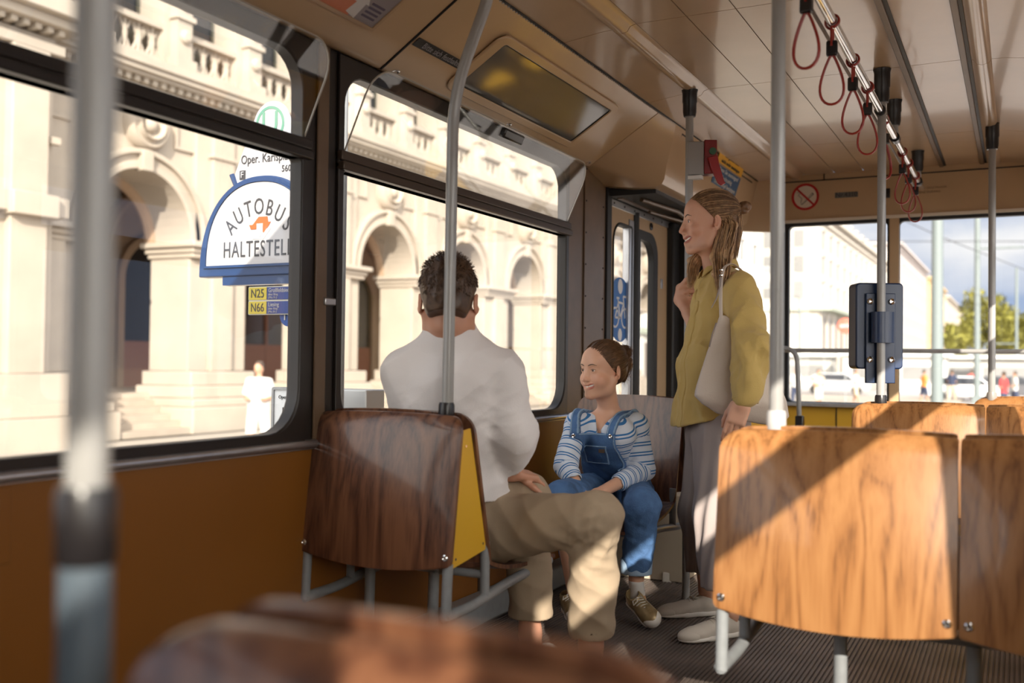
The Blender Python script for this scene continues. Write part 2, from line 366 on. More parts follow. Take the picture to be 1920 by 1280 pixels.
# inspection flap in the side panel with its lock
fl = MB(); fl.box((WL, 1.15, .60), (WL+.005, 1.44, .765)); f_ = struct(fl.build('wall_left_flap', orange, bevel=.002))
lk = MB(); lk.lathe((WL+.005, 1.395, .735), [(.014, 0), (.014, .004), (.008, .01)], (1, 0, 0), 16); lk.build('lock', chrome, f_)
b = MB(); b.box((WL+.0, 3.55, .0), (WL+.002, 3.57, .77)); trim(b, mat('dark_seam', (.05, .03, .02), .5))
b = MB(); b.box((WL, Y0, .02), (WL+.09, 4.8, .12)); trim(b, grey_m, bevel=.01)
# latch on the far window frame (small aluminium bracket)
b = MB(); c = onX(617, 565, WL+.02); b.box((WL+.0, c[1]-.02, c[2]-.012), (WL+.022, c[1]+.035, c[2]+.012)); trim(b, alu, bevel=.004)
# --- right wall (unseen; openings and blank stretches shaped to place sun and shade)
b = MB(); b.box((WR, Y0, 0), (WR+.06, YR, .80)); struct(b.build('wall_right', yellow, smooth=False))
ops_ = [(-1.78, -1.20, 1.855, 2.03), (-1.12, -.86, .80, 1.745), (-.45, 1.27, .80, 1.93), (1.30, 2.32, 1.45, 1.93), (2.35, 3.25, .80, 1.93), (3.42, 4.95, .80, 1.93), (5.10, 6.40, .80, 1.93)]  # first two openings invented to let sun onto near pole and seat
e = Y0; k = 0
for i, (a, c, za, zb) in enumerate(ops_+[(YR, YR, 1, 1)]):
    k += 1; b = MB(); b.box((WR, e, .80), (WR+.05, a, 2.33)); struct(b.build('wall_right_post_%d' % k, cream if a-e > .3 else dkbrown, smooth=False)); e = c  # includes wide blank stretches added to keep sun off the foreground
    if a == c: break
    b = MB(); b.box((WR, a, zb), (WR+.05, c, 2.33)); struct(b.build('wall_right_header_%d' % k, dkbrown, smooth=False))
    w = bpy.data.objects.new('window_%d' % (i+5), None); COL.objects.link(w); w['kind'] = 'structure'; w.location = (WR, a, .8)
    if za > .8: b = MB(); b.box((WR, a, .80), (WR+.05, c, za)); struct(b.build('wall_right_shade_infill_%d' % k, cream, smooth=False))  # added panel, keeps the right shell of the big bench in shade
    if zb == 1.93 and za < 1:
        r = MB(); r.box((WR, a, 1.60), (WR+.05, c, 1.72)); r.build('window_rail', dkbrown, w)
        r = MB(); r.frame(rectring(a, c, .80, 1.60), rrect(a+.02, c-.02, .82, 1.595, [.01, .01, .08, .08]), (WR+.01, 0, 0), (0, 1, 0), (0, 0, 1), (.03, 0, 0)); r.build('window_frame', dkbrown, w)
    p = MB(); p.box((WR+.02, a, za), (WR+.024, c, min(zb, 1.61) if zb == 1.93 else zb)); p.build('window_pane', glass_m, w, smooth=False)
# --- front end behind the viewer
b = MB(); b.box((-2.0, Y0-.06, 0), (.55, Y0, 2.33)); struct(b.build('wall_front', cream_d, smooth=False))
# --- rear end
XA, XB = -1.365, -.045
b = MB(); b.box((-2.0, YR, 0), (.55, YR+.05, .78)); struct(b.build('wall_rear', yellow, smooth=False))
b = MB(); b.box((-1.56, YR-.03, 1.995), (.5, YR+.05, 2.305)); hd = struct(b.build('wall_rear_header', cream, bevel=.006))
b = MB(); b.box((-1.56, YR-.05, 1.985), (.5, YR-.02, 2.003)); trim(b, mat('cream_light_edge', (.78, .70, .58), .4))
b = MB(); b.box((-1.56, YR-.034, 2.255), (.5, YR-.028, 2.262)); trim(b, black)
for xx in (-1.14, -.55, .15):
    b = MB(); b.box((xx, YR-.036, 2.255), (xx+.006, YR-.03, 2.30)); trim(b, black)
wi = 20
for (a, c) in ((XA, -.735), (-.675, .30)):
    w = bpy.data.objects.new('window_%d' % wi, None); COL.objects.link(w); w['kind'] = 'structure'; w.location = (a, YR, .8); wi += 1
    r = MB(); r.frame(rectring(a-.03, c+.0, .775, 2.0), rrect(a, c-.012, .805, 1.965, .03), (0, YR-.02, 0), (1, 0, 0), (0, 0, 1), (0, .05, 0)); r.build('window_frame', black, w)
    p = MB(); p.box((a-.01, YR+.01, .79), (c, YR+.014, 1.98)); p.build('window_pane', glass_m, w, smooth=False)
b = MB(); b.box((-.735, YR-.03, .78), (-.675, YR+.03, 2.0)); struct(b.build('wall_rear_mullion', cream, bevel=.006))
b = MB(); b.box((.30, YR-.02, .78), (.50, YR+.04, 2.0)); struct(b.build('wall_rear_post', dkbrown))
b = MB(); b.box((-1.4, YR-.08, .775), (.5, YR, .80)); trim(b, alu, bevel=.004)
for xx in (-1.06, -.4): 
    b = MB(); b.box((xx, YR-.006, .05), (xx+.006, YR-.001, .77)); trim(b, dkbrown)
# rear left corner with its slanting side light
A = np.array([-1.95, 6.34]); B_ = np.array([XA-.03, YR]); dv = (B_-A); ln = np.linalg.norm(dv); dv /= ln
def corner(name, s0, s1, z0, z1, m, off=0., th=.04):
    p = A+dv*s0; q = A+dv*s1; nn = np.array([-dv[1], dv[0]])
    b = MB(); b.prism([(0, z0), (s1-s0, z0), (s1-s0, z1), (0, z1)], (p[0]+nn[0]*off, p[1]+nn[1]*off, 0), (dv[0], dv[1], 0), (0, 0, 1), (nn[0]*th, nn[1]*th, 0)); return struct(b.build(name, m, smooth=False))
corner('wall_corner_lower', 0, ln, 0, .80, yellow); corner('wall_corner_upper', 0, ln, 1.93, 2.3, cream)
corner('wall_corner_post_1', 0, .12, .80, 1.93, brown); corner('wall_corner_post_2', .12, .19, .80, 1.93, cream, off=-.01); corner('wall_corner_post_3', ln-.03, ln, .80, 1.93, dkbrown)
w = corner('window_22', .19, ln-.03, .80, 1.93, glass_m, .02, .004)

# --- folding door in the left side
dr = bpy.data.objects.new('door_1', None); COL.objects.link(dr); dr['kind'] = 'structure'; dr.location = (WL, 4.95, 0)
b = MB(); b.box((WL-.05, 4.90, 0), (WL+.015, 4.965, 1.98)); b.build('door_jamb', black, dr, bevel=.004)
b = MB(); b.box((WL-.03, 4.96, 1.885), (WL+.012, 6.1, 1.925)); b.build('hinge_strip', alu, dr, bevel=.002)
for t in np.arange(5.0, 5.9, .16):
    b2 = MB(); b2.lathe((WL+.012, t, 1.905), [(.006, 0), (.006, .003), (.002, .005)], (1, 0, 0), 8); b2.build('screw', dkbrown, dr)
b = MB(); b.box((WL-.04, 4.93, 1.93), (-1.68, 6.4, 1.972)); b.build('mechanism_tray', black, dr)
b = MB(); b.box((WL+.03, 5.0, 1.925), (WL+.06, 6.2, 1.945)).tube([(-1.80, 5.05, 1.92), (-1.74, 5.5, 1.915), (-1.83, 6.05, 1.92)], .012, 8).tube([(-1.86, 5.35, 1.90), (-1.80, 5.9, 1.905)], .010, 8); b.build('mechanism_rods', brown, dr)
def leaf(nm, ya, yb, wa, wb, z0, z1, r, m=cream, bord=.03):
    b = MB(); cc = rrect(wa, wb, z0, z1, r)
    b.frame(rectring(ya, yb, .03, 1.89), cc, (WL-.025, 0, 0), (0, 1, 0), (0, 0, 1), (.03, 0, 0)); l = b.build(nm, m, dr, ang=30)
    b = MB(); b.frame(cc, rrect(wa+bord*.6, wb-bord, z0+bord, z1-bord*.8, [max(q-.02, .01) for q in r]), (WL-.03, 0, 0), (0, 1, 0), (0, 0, 1), (.042, 0, 0)); b.build('window_rubber', black, l, bevel=.004)
    b = MB(); b.box((WL-.012, wa, z0), (WL-.009, wb, z1)); b.build('leaf_glass', glass_m, l, smooth=False)
    return l
l1 = leaf('door_leaf', 4.968, 5.325, 5.0, 5.30, .42, 1.815, [.02, .12, .12, .02], bord=.02)
b = MB(); b.box((WL-.03, 5.245, .05), (WL+.01, 5.325, 1.85)); b.build('leaf_edge_strip', alu, l1, bevel=.004)
l2 = leaf('door_leaf', 5.385, 5.93, 5.39, 5.74, .42, 1.815, [.14, .02, .02, .14], bord=.07)
b = MB(); b.tube([(WL, 5.355, .04), (WL, 5.355, 1.90)], .028, 10); b.build('centre_seal', black, dr)
b = MB(); b.lathe((WL+.006, 5.62, 1.855), [(.022, 0), (.022, .006), (.012, .008), (.012, .0)], (1, 0, 0), 18); b.build('lock', plug, l2)
b = MB(); b.box((WL+.006, 5.80, 1.5), (WL+.012, 5.835, 1.56)); b.build('lock_plate', alu, l2, bevel=.002)
b = MB(); b.box((WL-.03, 5.93, .03), (WL+.05, 6.05, 1.92)); b.build('door_seal', black, dr, bevel=.012)
b = MB(); b.box((WL-.03, 6.05, .03), (WL+.16, 6.13, 1.90)); b.build('door_leaf_folded', dkbrown, dr, bevel=.01)
b = MB(); b.box((WL+.02, 6.14, .03), (WL+.22, 6.19, 1.90)); b.build('door_leaf_folded', dkbrown, dr, bevel=.01)
b = MB(); b.box((WL-.03, 6.19, .03), (WL+.12, 6.36, 1.95)); b.build('door_jamb', black, dr, bevel=.004)
# round blue bicycle sticker on the leaf glass
blue_st = mat('sticker_blue', (.02, .16, .52), .5); white_st = mat('sticker_white', (.85, .86, .88), .5)
c = onX(1160, 580, WL-.008); bs = thing('bicycle_sticker', 'round blue sticker with a white bicycle on the folding door glass', 'sticker', (WL-.0075, c[1]+.02, c[2]))
Rr = .178; o3 = (WL-.0075, c[1]+.02, c[2])
b = MB(); b.prism([(Rr*math.cos(t), Rr*math.sin(t)) for t in np.linspace(0, 2*math.pi, 40, endpoint=False)], o3, (0, 1, 0), (0, 0, 1), (-.001, 0, 0)); b.build('disc', blue_st, bs, smooth=False)
def ringp(b, cy, cz, r, w=.011, n=24, x=.001):
    b.frame([((cy+r*math.cos(t)), cz+r*math.sin(t)) for t in np.linspace(0, 2*math.pi, n, endpoint=False)], [(cy+(r-w)*math.cos(t), cz+(r-w)*math.sin(t)) for t in np.linspace(0, 2*math.pi, n, endpoint=False)], (o3[0], o3[1], o3[2]), (0, 1, 0), (0, 0, 1), (x, 0, 0))
b = MB(); ringp(b, -.075, -.045, .058); ringp(b, .075, -.045, .058)
for p, q in [((-.075, -.045), (-.03, .04)), ((-.03, .04), (.05, .035)), ((.05, .035), (.0, -.045)), ((.0, -.045), (-.03, .04)), ((-.075, -.045), (.0, -.045)), ((.075, -.045), (.045, .075)), ((.045, .075), (.09, .075)), ((-.055, .062), (-.015, .062)), ((-.03, .04), (-.038, .062))]:
    p = np.array(p); q = np.array(q); d = (q-p)/np.linalg.norm(q-p); nn = np.array([-d[1], d[0]])*.006
    b.prism([tuple(p-nn), tuple(q-nn), tuple(q+nn), tuple(p+nn)], o3, (0, 1, 0), (0, 0, 1), (.001, 0, 0))
b.build('bicycle', white_st, bs, smooth=False)
for (cy, cz, r) in ((.0, .128, .036), (.0, -.138, .03)):
    b = MB(); b.prism([(cy+r*math.cos(t), cz+r*1.15*math.sin(t)) for t in np.linspace(0, 2*math.pi, 24, endpoint=False)], o3, (0, 1, 0), (0, 0, 1), (.001, 0, 0)); b.build('dot', white_st, bs, smooth=False)
# --- cove details: mirror panel, poster, screws, label
ct = np.array([1, 0, .64]); ct /= np.linalg.norm(ct); cn = np.array([.64, 0, -1.]); cn /= np.linalg.norm(cn)
def onC(x, y, lift=0.):
    p0 = np.array([-1.892, 0, 2.042]); nrm = np.array([-.655, 0, 1.]); r = fwd+RT*(x-960)/F_PX+UP*(640-y)/F_PX
    return EYEP+r*(((p0-EYEP)@nrm)/(r@nrm))
c0 = onC(915, 108); c1 = onC(1120, 222); ya, yb = min(c0[1], c1[1])-.01, max(c0[1], c1[1])+.0
lo, hi = .055, .285
O = np.array([-1.892, 0, 2.042])
mr = thing('mirror_panel', 'cream framed reflecting panel set in the sloping cover above the far window', 'panel', tuple(O+np.array([0, (ya+yb)/2, 0])+ct*(lo+hi)/2))
b = MB(); b.frame(rrect(ya-.06, yb+.06, lo-.035, hi+.035, .05), rrect(ya, yb, lo, hi, .012), O+cn*.001, (0, 1, 0), ct, cn*.011); b.build('frame', cream, mr, bevel=.006)
b = MB(); b.prism(rrect(ya-.005, yb+.005, lo-.004, hi+.004, .012), O+cn*.002, (0, 1, 0), ct, cn*.003); b.build('mirror_sheet', mat('dull_mirror', (.16, .16, .155), .07, metal=.2, spec=.9), mr, smooth=False)
b = MB(); b.frame(rrect(ya-.004, yb+.004, lo-.004, hi+.004, .012), rrect(ya+.004, yb-.004, lo+.004, hi-.004, .012), O+cn*.005, (0, 1, 0), ct, cn*.003); b.build('gasket', black, mr)
for i, p in enumerate([(741, 126), (952, 227), (1102, 299)]):
    y = onX(p[0], p[1], -1.905)[1]; b = MB(); cc = (-1.905, y, 2.036)
    b.lathe(cc, [(.016, -.004), (.017, .003), (.012, .004), (.010, -.0), (.006, 0)], (.2, 0, -1), 18); o = b.build('cover_screw', chrome, None, cc)
    tag(o, ['chrome cover lock beside the black German notice', 'chrome cover lock below the middle of the mirror panel', 'chrome cover lock at the far corner of the cover'][i], 'screw', 'cover locks above the far window')
# black notice 'Bitte sich festhalten'
a = onC(780, 76); c = onC(878, 125); yy = (a[1]+c[1])/2; s = (a[0]+1.892)/ct[0]
nt_ = thing('handhold_notice', 'small black notice with pale German lettering on the sloping cover', 'sign', tuple(O+np.array([0, yy, 0])+ct*s+cn*.001))
b = MB(); b.prism(rrect(a[1]-.002, c[1]+.002, s-.018, s+.018, .003), O+cn*.0005, (0, 1, 0), ct, cn*.0015); b.build('plate', black, nt_, smooth=False)
text('lettering', 'Bitte sich festhalten', .034, O+np.array([0, yy, 0])+ct*s+cn*.003, (0, 1, 0), ct, mat('pale_ink', (.30, .29, .30), .6), nt_, sx=(c[1]-a[1])/.36)
# poster on the nearer cover
p0, p1 = onC(575, 2), onC(728, 2); yb2 = onC(697, 50)[1]; lo2 = (onC(697, 50)[0]+1.892)/ct[0]
po = thing('advert_poster', 'pale poster with orange figures in a frame on the near sloping cover', 'poster', tuple(O+np.array([0, yb2-.3, 0])+ct*.2))
b = MB(); b.frame(rrect(yb2-.75, yb2+.012, lo2-.012, lo2+.30, .006), rrect(yb2-.74, yb2, lo2, lo2+.29, .004), O+cn*.0005, (0, 1, 0), ct, cn*.006); b.build('frame', cream_d, po)
b = MB(); b.prism(rrect(yb2-.745, yb2+.003, lo2-.003, lo2+.295, .004), O+cn*.0005, (0, 1, 0), ct, cn*.002); b.build('sheet', mat('poster_grey', (.30, .27, .28), .35), po, smooth=False)
for nm, pts, mm in [('orange_figure', [(-.30, .0), (-.13, .0), (-.10, .10), (-.12, .26), (-.2, .28), (-.22, .14), (-.28, .12)], (.62, .22, .12)), ('white_arrow', [(-.15, .01), (-.10, .0), (-.105, .06), (-.09, .06), (-.125, .10), (-.16, .055), (-.145, .055)], (.7, .68, .66)), ('orange_block', [(-.60, .02), (-.42, .02), (-.38, .2), (-.55, .27)], (.62, .26, .16))]:
    b = MB(); b.prism([(yb2+p[0], lo2+p[1]) for p in pts], O+cn*.0025, (0, 1, 0), ct, cn*(.0012 if nm[0] == 'w' else .0006)); b.build(nm, mat('poster_'+nm, mm, .4), po, smooth=False)
b = MB()
for k in range(4): b.prism(rrect(yb2-.085, yb2-.02, lo2+.02+.016*k, lo2+.028+.016*k, .001, 2), O+cn*.0025, (0, 1, 0), ct, cn*.0006)
b.build('small_print', mat('print_violet', (.10, .08, .13), .5), po, smooth=False)

# --- rear header signs
yS = YR-.031
ns_ = thing('no_smoking_sign', 'round red and cream no smoking sign on the rear header', 'sign', (-1.265, yS, 2.163))
o3 = onY(1510, 369, yS); Rr = .089
circ = lambda r, n=36: [(r*math.cos(t), r*math.sin(t)) for t in np.linspace(0, 2*math.pi, n, endpoint=False)]
b = MB(); b.prism(circ(Rr*.97), o3, (1, 0, 0), (0, 0, 1), (0, -.001, 0)); b.build('disc', mat('sign_cream', (.74, .66, .55), .5), ns_, smooth=False)
sred = mat('sign_red', (.48, .012, .014), .45)
b = MB(); b.frame(circ(Rr), circ(Rr*.82), o3-np.array([0, .001, 0]), (1, 0, 0), (0, 0, 1), (0, -.001, 0)); b.prism([(-.058, .050), (-.050, .060), (.058, -.050), (.050, -.060)], o3-np.array([0, .002, 0]), (1, 0, 0), (0, 0, 1), (0, -.001, 0)); b.build('ring', sred, ns_, smooth=False)
b = MB(); b.frame([(-.03, -.05), (-.018, -.05), (.055, .015), (.045, .025)], [(-.026, -.045), (-.019, -.045), (.049, .015), (.044, .020)], o3-np.array([0, .001, 0]), (1, 0, 0), (0, 0, 1), (0, -.0006, 0))
b.tube([o3+np.array([-.03, -.002, -.04]), o3+np.array([-.022, -.002, -.01]), o3+np.array([-.045, -.002, .012]), o3+np.array([-.03, -.002, .035]), o3+np.array([-.055, -.002, .03])], .002, 5); b.build('cigarette', mat('ink_dark', (.04, .04, .04), .5), ns_, smooth=False)
o3 = onY(1587, 365, yS); cn_ = thing('car_number_plate', 'grey strip with the car number on the rear header', 'sign', tuple(o3))
b = MB(); b.prism(rrect(-.072, .072, -.018, .018, .002), o3, (1, 0, 0), (0, 0, 1), (0, -.001, 0)); b.build('plate', mat('plate_grey', (.16, .16, .15), .5), cn_, smooth=False)
text('number', 'Nr.4310', .042, o3-np.array([0, .002, 0]), (1, 0, 0), (0, 0, 1), mat('ink_dark', (.04, .04, .04), .5), cn_, sx=.95)
o3 = onY(1740, 352, yS); sp = thing('builder_plate', 'two faint lines of small print on the rear header right of the straps', 'sign', tuple(o3))
text('lettering', 'SIMMERING GRAZ PAUKER', .018, o3, (1, 0, 0), (0, 0, 1), mat('ink_faint', (.20, .13, .07), .5), sp); text('lettering', 'LIZENZ DUEWAG', .018, o3-np.array([0, 0, .026]), (1, 0, 0), (0, 0, 1), mat('ink_faint', (.2, .13, .07), .5), sp)
o3 = onY(1665, 362, yS); b = MB(); b.box((o3[0]-.012, o3[1]-.012, o3[2]-.03), (o3[0]+.012, o3[1]+.002, o3[2]+.03)); tag(b.build('header_latch', plug, None, tuple(o3), bevel=.003), 'small black latch on the rear header behind the pole', 'latch')
# stickers on the housing
o3 = np.array([-1.606, 0, 0]); 
def hsign(name, label, ya, yb, za, zb, m, lines, size, mt, tilt=0.):
    s = .165   # housing face leans
    O2 = np.array([-1.604, (ya+yb)/2, (za+zb)/2]); uu = np.array([.045-.0, 0, .14]); uu /= np.linalg.norm(uu); nn = np.array([uu[2], 0, -uu[0]])
    O2 = np.array([-1.60+(O2[2]-2.06)*.25+.004, O2[1], O2[2]])
    t = thing(name, label, 'sign', tuple(O2)); h = (zb-za)/2
    b = MB(); b.prism([(-(yb-ya)/2, -h), ((yb-ya)/2, -h), ((yb-ya)/2, h), (-(yb-ya)/2, h)], O2, (0, 1, 0), uu, nn*.0015); b.build('plate', m, t, smooth=False)
    for i, ln_ in enumerate(lines): text('lettering', ln_, size, O2+uu*(h*(1-(2*i+1)/len(lines)))+nn*.003, (0, 1, 0), uu, mt, t, sx=1.55)
px = lambda x, y: onX(x, y, -1.59)
a = px(1336, 290); c = px(1380, 318)
hsign('yellow_notice', 'narrow yellow notice with dark print above the blue notice', a[1]-.02, c[1], px(1360, 320)[2], px(1360, 297)[2]+.0, mat('notice_yellow', (.80, .42, .03), .45), ['Bei gelbem Licht', 'nicht mehr aussteigen'], .030, mat('ink_dark', (.04, .04, .04), .5))
hsign('blue_notice', 'blue notice with white German lettering beside the red handle', px(1333, 340)[1], px(1378, 345)[1], px(1360, 358)[2], px(1360, 323)[2], mat('notice_blue', (.02, .09, .20), .45), ['Wenn Sie aussteigen!', 'Rechtzeitig', 'Druckknopf betätigen'], .034, mat('notice_white', (.72, .70, .66), .5))

# ================================================================ poles, rails, straps
def cap_top(b, x, y, z0, z1, r=.033):
    b.lathe((x, y, 0), [(r*.8, z0-.02), (r*.92, z0), (r*.92, z0+.04), (r, z0+.045), (r, z1-.015), (r*1.12, z1)], (0, 0, 1), 20)
def collar(b, x, y, z, r=.024):
    b.lathe((x, y, 0), [(r*.85, z-.045), (r, z-.04), (r*1.02, z-.01), (r, z+.012), (r*.9, z+.02)], (0, 0, 1), 20)
def gpole(label, x, y, z0, z1, r=.0175, col_=None, cap=.12, colm=plug, m=pole_m, path=None, group='grab poles between floor and ceiling'):
    t = thing('grab_pole', label, 'pole', (x, y, z0), group)
    b = MB(); b.tube(path if path is not None else [(x, y, z0), (x, y, z1)], r, 18); b.build('tube', m, t)
    if cap: b = MB(); cx, cy = (path[-1][0], path[-1][1]) if path is not None else (x, y); cap_top(b, cx, cy, z1-cap, z1); b.build('ceiling_cap', plug, t)
    if col_: b = MB(); collar(b, x, y, col_); b.build('collar', colm, t)
    return t
gpole('blurred grey pole closest to the viewer, at the aisle end of the nearest seat', -.672, .565, 0, 2.297, .0175, .925)
gpole('grey pole rising through the seat back behind the seated man, bent at its top', -1.51, 2.545, .42, 2.297, .0175, .905, path=pathfillet([(-1.51, 2.545, .42), (-1.50, 2.545, 1.84), (-1.36, 2.52, 2.13), (-1.355, 2.52, 2.297)], .12))
gpole('white grey pole at the aisle corner of the large sunlit double seat', -.535, 2.50, .42, 2.297, .0175, .915, colm=mat('clear_grey_plastic', (.50, .49, .48), .25))
gpole('grey pole carrying the blue ticket validator', -.515, 4.43, .42, 2.297, .0175, .905)
gpole('thin far pole standing on the right-hand rear seat', -.121, 5.62, .42, 2.297, .0175, .90, colm=mat('collar_warm_grey', (.30, .27, .25), .35))
gpole('grey pole beside the door that the standing woman grips', -1.32, 4.33, .0, 2.276, .0175, None, cap=.10)
gpole_x = None
q_ = MB(); q_.tube([(-.672, .565, .004), (-.672, .565, .885)], .0215, 18); q_.build('lower_sleeve', pole_d, [o for o in bpy.data.objects if o.get('category') == 'pole'][0])
# handrail on hangers
hr = thing('ceiling_handrail', 'polished ceiling handrail that carries the red straps', 'handrail', (-.52, 4.2, 2.12))
b = MB(); b.tube([(-.52, -2.0, 2.12), (-.52, 6.42, 2.12)], .016, 16); b.build('rail', chrome, hr)
b = MB(); b.tube([(-.545, -2.0, 2.095), (-.545, 6.40, 2.095)], .006, 8); b.build('bell_cord', mat('cord_dark', (.10, .07, .05), .5), hr)
for y in (2.50, 4.43):
    b = MB(); b.tube([(-.52, y-.03, 2.12), (-.52, y+.03, 2.12)], .023, 16); b.build('clamp', plug, hr)
for y in (4.98, 6.22, 0.2):
    b = MB(); cap_top(b, -.525, y, 2.20, 2.299); b.build('ceiling_cap', plug, hr)
    b = MB(); b.tube([(-.525, y, 2.21), (-.52, y, 2.12)], .0165, 14); b.build('hanger', pole_m, hr)
    b = MB(); b.tube([(-.52, y-.03, 2.12), (-.52, y+.03, 2.12)], .023, 16); b.build('clamp', plug, hr)
def strap(y, rot, label):
    t = thing('hanging_strap', label, 'strap', (-.52, y, 2.12), 'red hanging straps on the ceiling rail')
    r1 = np.array([math.cos(rot), math.sin(rot), 0]); o = np.array([-.52, y, 0])
    loop = []
    for k in range(29):
        a = k/28; th = a*2*math.pi; zz = 2.015-.155*(1-math.cos(th))/2; w = .047*math.sin(th)*(.30+.70*(1-math.cos(th))/2)*1.05
        loop.append(o+r1*w+np.array([0, 0, zz]))
    b = MB(); b.tube(loop, .0042, 8, flat=1.7, side=r1 if False else None, closed=False); b.build('loop', red_s, t)
    top = []
    for k in range(21):
        th = -math.pi*.5+2*math.pi*k/20; top.append(o+r1*(.021*math.cos(th))+np.array([0, (k-10)*.0012, 2.12+.021*math.sin(th)]))
    top = [o+np.array([0, -.012, 2.04])]+top+[o+np.array([0, .012, 2.04])]
    b = MB(); b.tube(top, .004, 8, flat=1.6); b.build('wrap', red_s, t)
    b = MB(); b.obox(o+np.array([0, 0, 2.035]), (r1, (-r1[1], r1[0], 0), (0, 0, 1)), (.017, .013, .024)); b.build('clamp', plug, t, bevel=.006, bseg=3)
    return t
sy = [2.78, 3.2, 3.64, 4.02, 4.58, 5.32, 5.62, 6.02]
for i, y in enumerate(sy):
    strap(y, [-.15, .1, .0, .2, .9, -.1, .25, .1][i], ['nearest red hanging strap, top left of the row', 'second red strap from the front of the rail', 'third red strap from the front of the rail', 'fourth red strap, just before the pole with the validator', 'red strap turned edge-on just behind the validator pole', 'first of the three far red straps beyond the validator pole', 'middle one of the three far red straps', 'farthest red strap at the end of the rail'][i])
# rear window guard rail and grab bar
rg = thing('rear_guard_rail', 'thin grey rail running across the rear windows', 'handrail', (-.5, 6.62, 1.14))
b = MB(); b.tube([(-1.40, 6.62, 1.14), (.46, 6.62, 1.14)], .014, 14); b.build('tube', pole_m, rg)
for xx in (-1.38, -.705, .1): b = MB(); b.tube([(xx, 6.62, 1.14), (xx, 6.75, 1.14)], .010, 10); b.build('bracket', pole_m, rg)
gb = thing('grab_bar', 'bent grey grab bar with a black foot below the rear rail', 'handrail', (-1.22, 6.35, .66))
b = MB(); b.tube(pathfillet([(-1.52, 6.35, 1.15), (-1.235, 6.35, 1.15), (-1.215, 6.35, .68)], .09, 8), .015, 14); b.build('tube', mat('bar_grey', (.30, .30, .30), .3), gb)
b = MB(); b.box((-1.24, 6.33, .61), (-1.19, 6.38, .73)); b.build('foot', plug, gb, bevel=.008)
b = MB(); b.tube([(-1.215, 6.35, .0), (-1.215, 6.35, .64)], .012, 10); b.build('leg', pole_m, gb)
# ticket validator, seen from the back
vc = (at(1612, 533, 4.28)+at(1693, 706, 4.28))/2; vx = np.array([math.cos(.45), math.sin(.45), 0]); vn = np.array([-vx[1], vx[0], 0]); vc = np.array([-.515, 4.43, vc[2]])+vx*.006
vt = thing('ticket_validator', 'dark blue ticket validator box clamped to the pole', 'ticket validator', tuple(vc))
vb = mat('validator_blue', (.005, .022, .075), .35, coat=.2)
z3 = np.array([0, 0, 1.])
b = MB(); b.prism(rrect(-.10, .10, -.165, .20, .018), vc+vn*.035, vx, z3, vn*.10); b.build('housing', vb, vt, bevel=.006)
b = MB(); b.prism([(-.062, -.225), (.062, -.225), (.062, .155), (-.062, .155)], vc+vn*.022, vx, z3, vn*.014); b.build('back_plate', vb, vt, bevel=.003)
b = MB(); b.tube([vc+z3*-.055, vc+z3*.075], .048, 20, flat=.62, side=vx); b.build('clamp', vb, vt)
for sx_, sz in ((-.045, .12), (.045, .12), (-.045, -.125), (.045, -.125)):
    b = MB(); b.lathe(vc+vx*sx_+z3*sz+vn*.022, [(.013, 0), (.013, .006), (.010, .009), (.004, .006)], -vn, 16); b.build('bolt', chrome, vt)
# emergency brake box on the door pole
ec = np.array([-1.32, 4.33, at(1320, 295, 4.43)[2]]); e1 = np.array([.89, .45, 0]); e2 = np.array([-.45, .89, 0])
eb = thing('emergency_brake', 'grey box with a red emergency handle on the pole above the woman', 'emergency handle', tuple(ec))
b = MB(); b.prism(rrect(-.012, .062, -.075, .075, .006), ec-e2*.03, e1, z3, e2*.06); b.build('case', mat('case_grey', (.30, .29, .28), .4), eb, bevel=.004)
b = MB(); b.prism(rrect(.062, .118, -.070, .082, .004), ec-e2*.035, e1, z3, e2*.07); b.build('red_cover', mat('dark_red_enamel', (.20, .008, .01), .35), eb, bevel=.003)
b = MB(); b.prism([(.075, .0), (.118, .01), (.125, -.03), (.148, -.105), (.155, -.115), (.135, -.125), (.12, -.115), (.09, -.05)], ec-e2*.052, e1, z3, e2*.018); b.build('handle', mat('handle_red', (.30, .012, .015), .3), eb, bevel=.003)
b = MB(); b.prism(circ(.016, 18), ec-e2*.037+e1*.098+z3*.03, e1, z3, -e2*.006); b.build('seal', mat('seal_green', (.03, .10, .05), .5), eb)
b = MB(); b.box(tuple(ec+np.array([-.0, -.02, -.093])), tuple(ec+np.array([.06, .02, -.078]))); b.build('bottom_plate', mat('plate_white', (.7, .68, .66), .4), eb)
# small red switch on a post at the floor, next to the door
sc_ = onY(1255, 1095, 4.62); sb = thing('floor_switch_box', 'small white box with a red button low beside the door', 'switch', tuple(sc_))
b = MB(); b.prism(rrect(-.035, .035, -.055, .055, .006), sc_, (.95, .3, 0), z3, (-.015, .05, 0)); b.build('box', mat('box_white', (.72, .68, .62), .4), sb, bevel=.004)
b = MB(); b.prism(rrect(-.022, .012, -.035, .002, .003), sc_-np.array([-.001, .003, 0]), (.95, .3, 0), z3, (.002, -.006, 0)); b.build('button', mat('button_red', (.55, .02, .02), .3), sb)
b = MB(); b.tube([sc_+np.array([.0, .04, .05]), sc_+np.array([0, .04, -sc_[2]])], .012, 8); b.tube([sc_+np.array([.0, .04, .05]), sc_+np.array([0, .04, .35])], .008, 8); b.build('stand', brown, sb)
b = MB(); b.box((-1.90, 4.62, 0), (-1.42, 4.88, .42)); pd = b.build('heater_box', mat('heater_cream', (.52, .45, .35), .5), None, (-1.66, 4.75, 0), bevel=.008); tag(pd, 'pale metal heater box on the floor behind the girl', 'box')

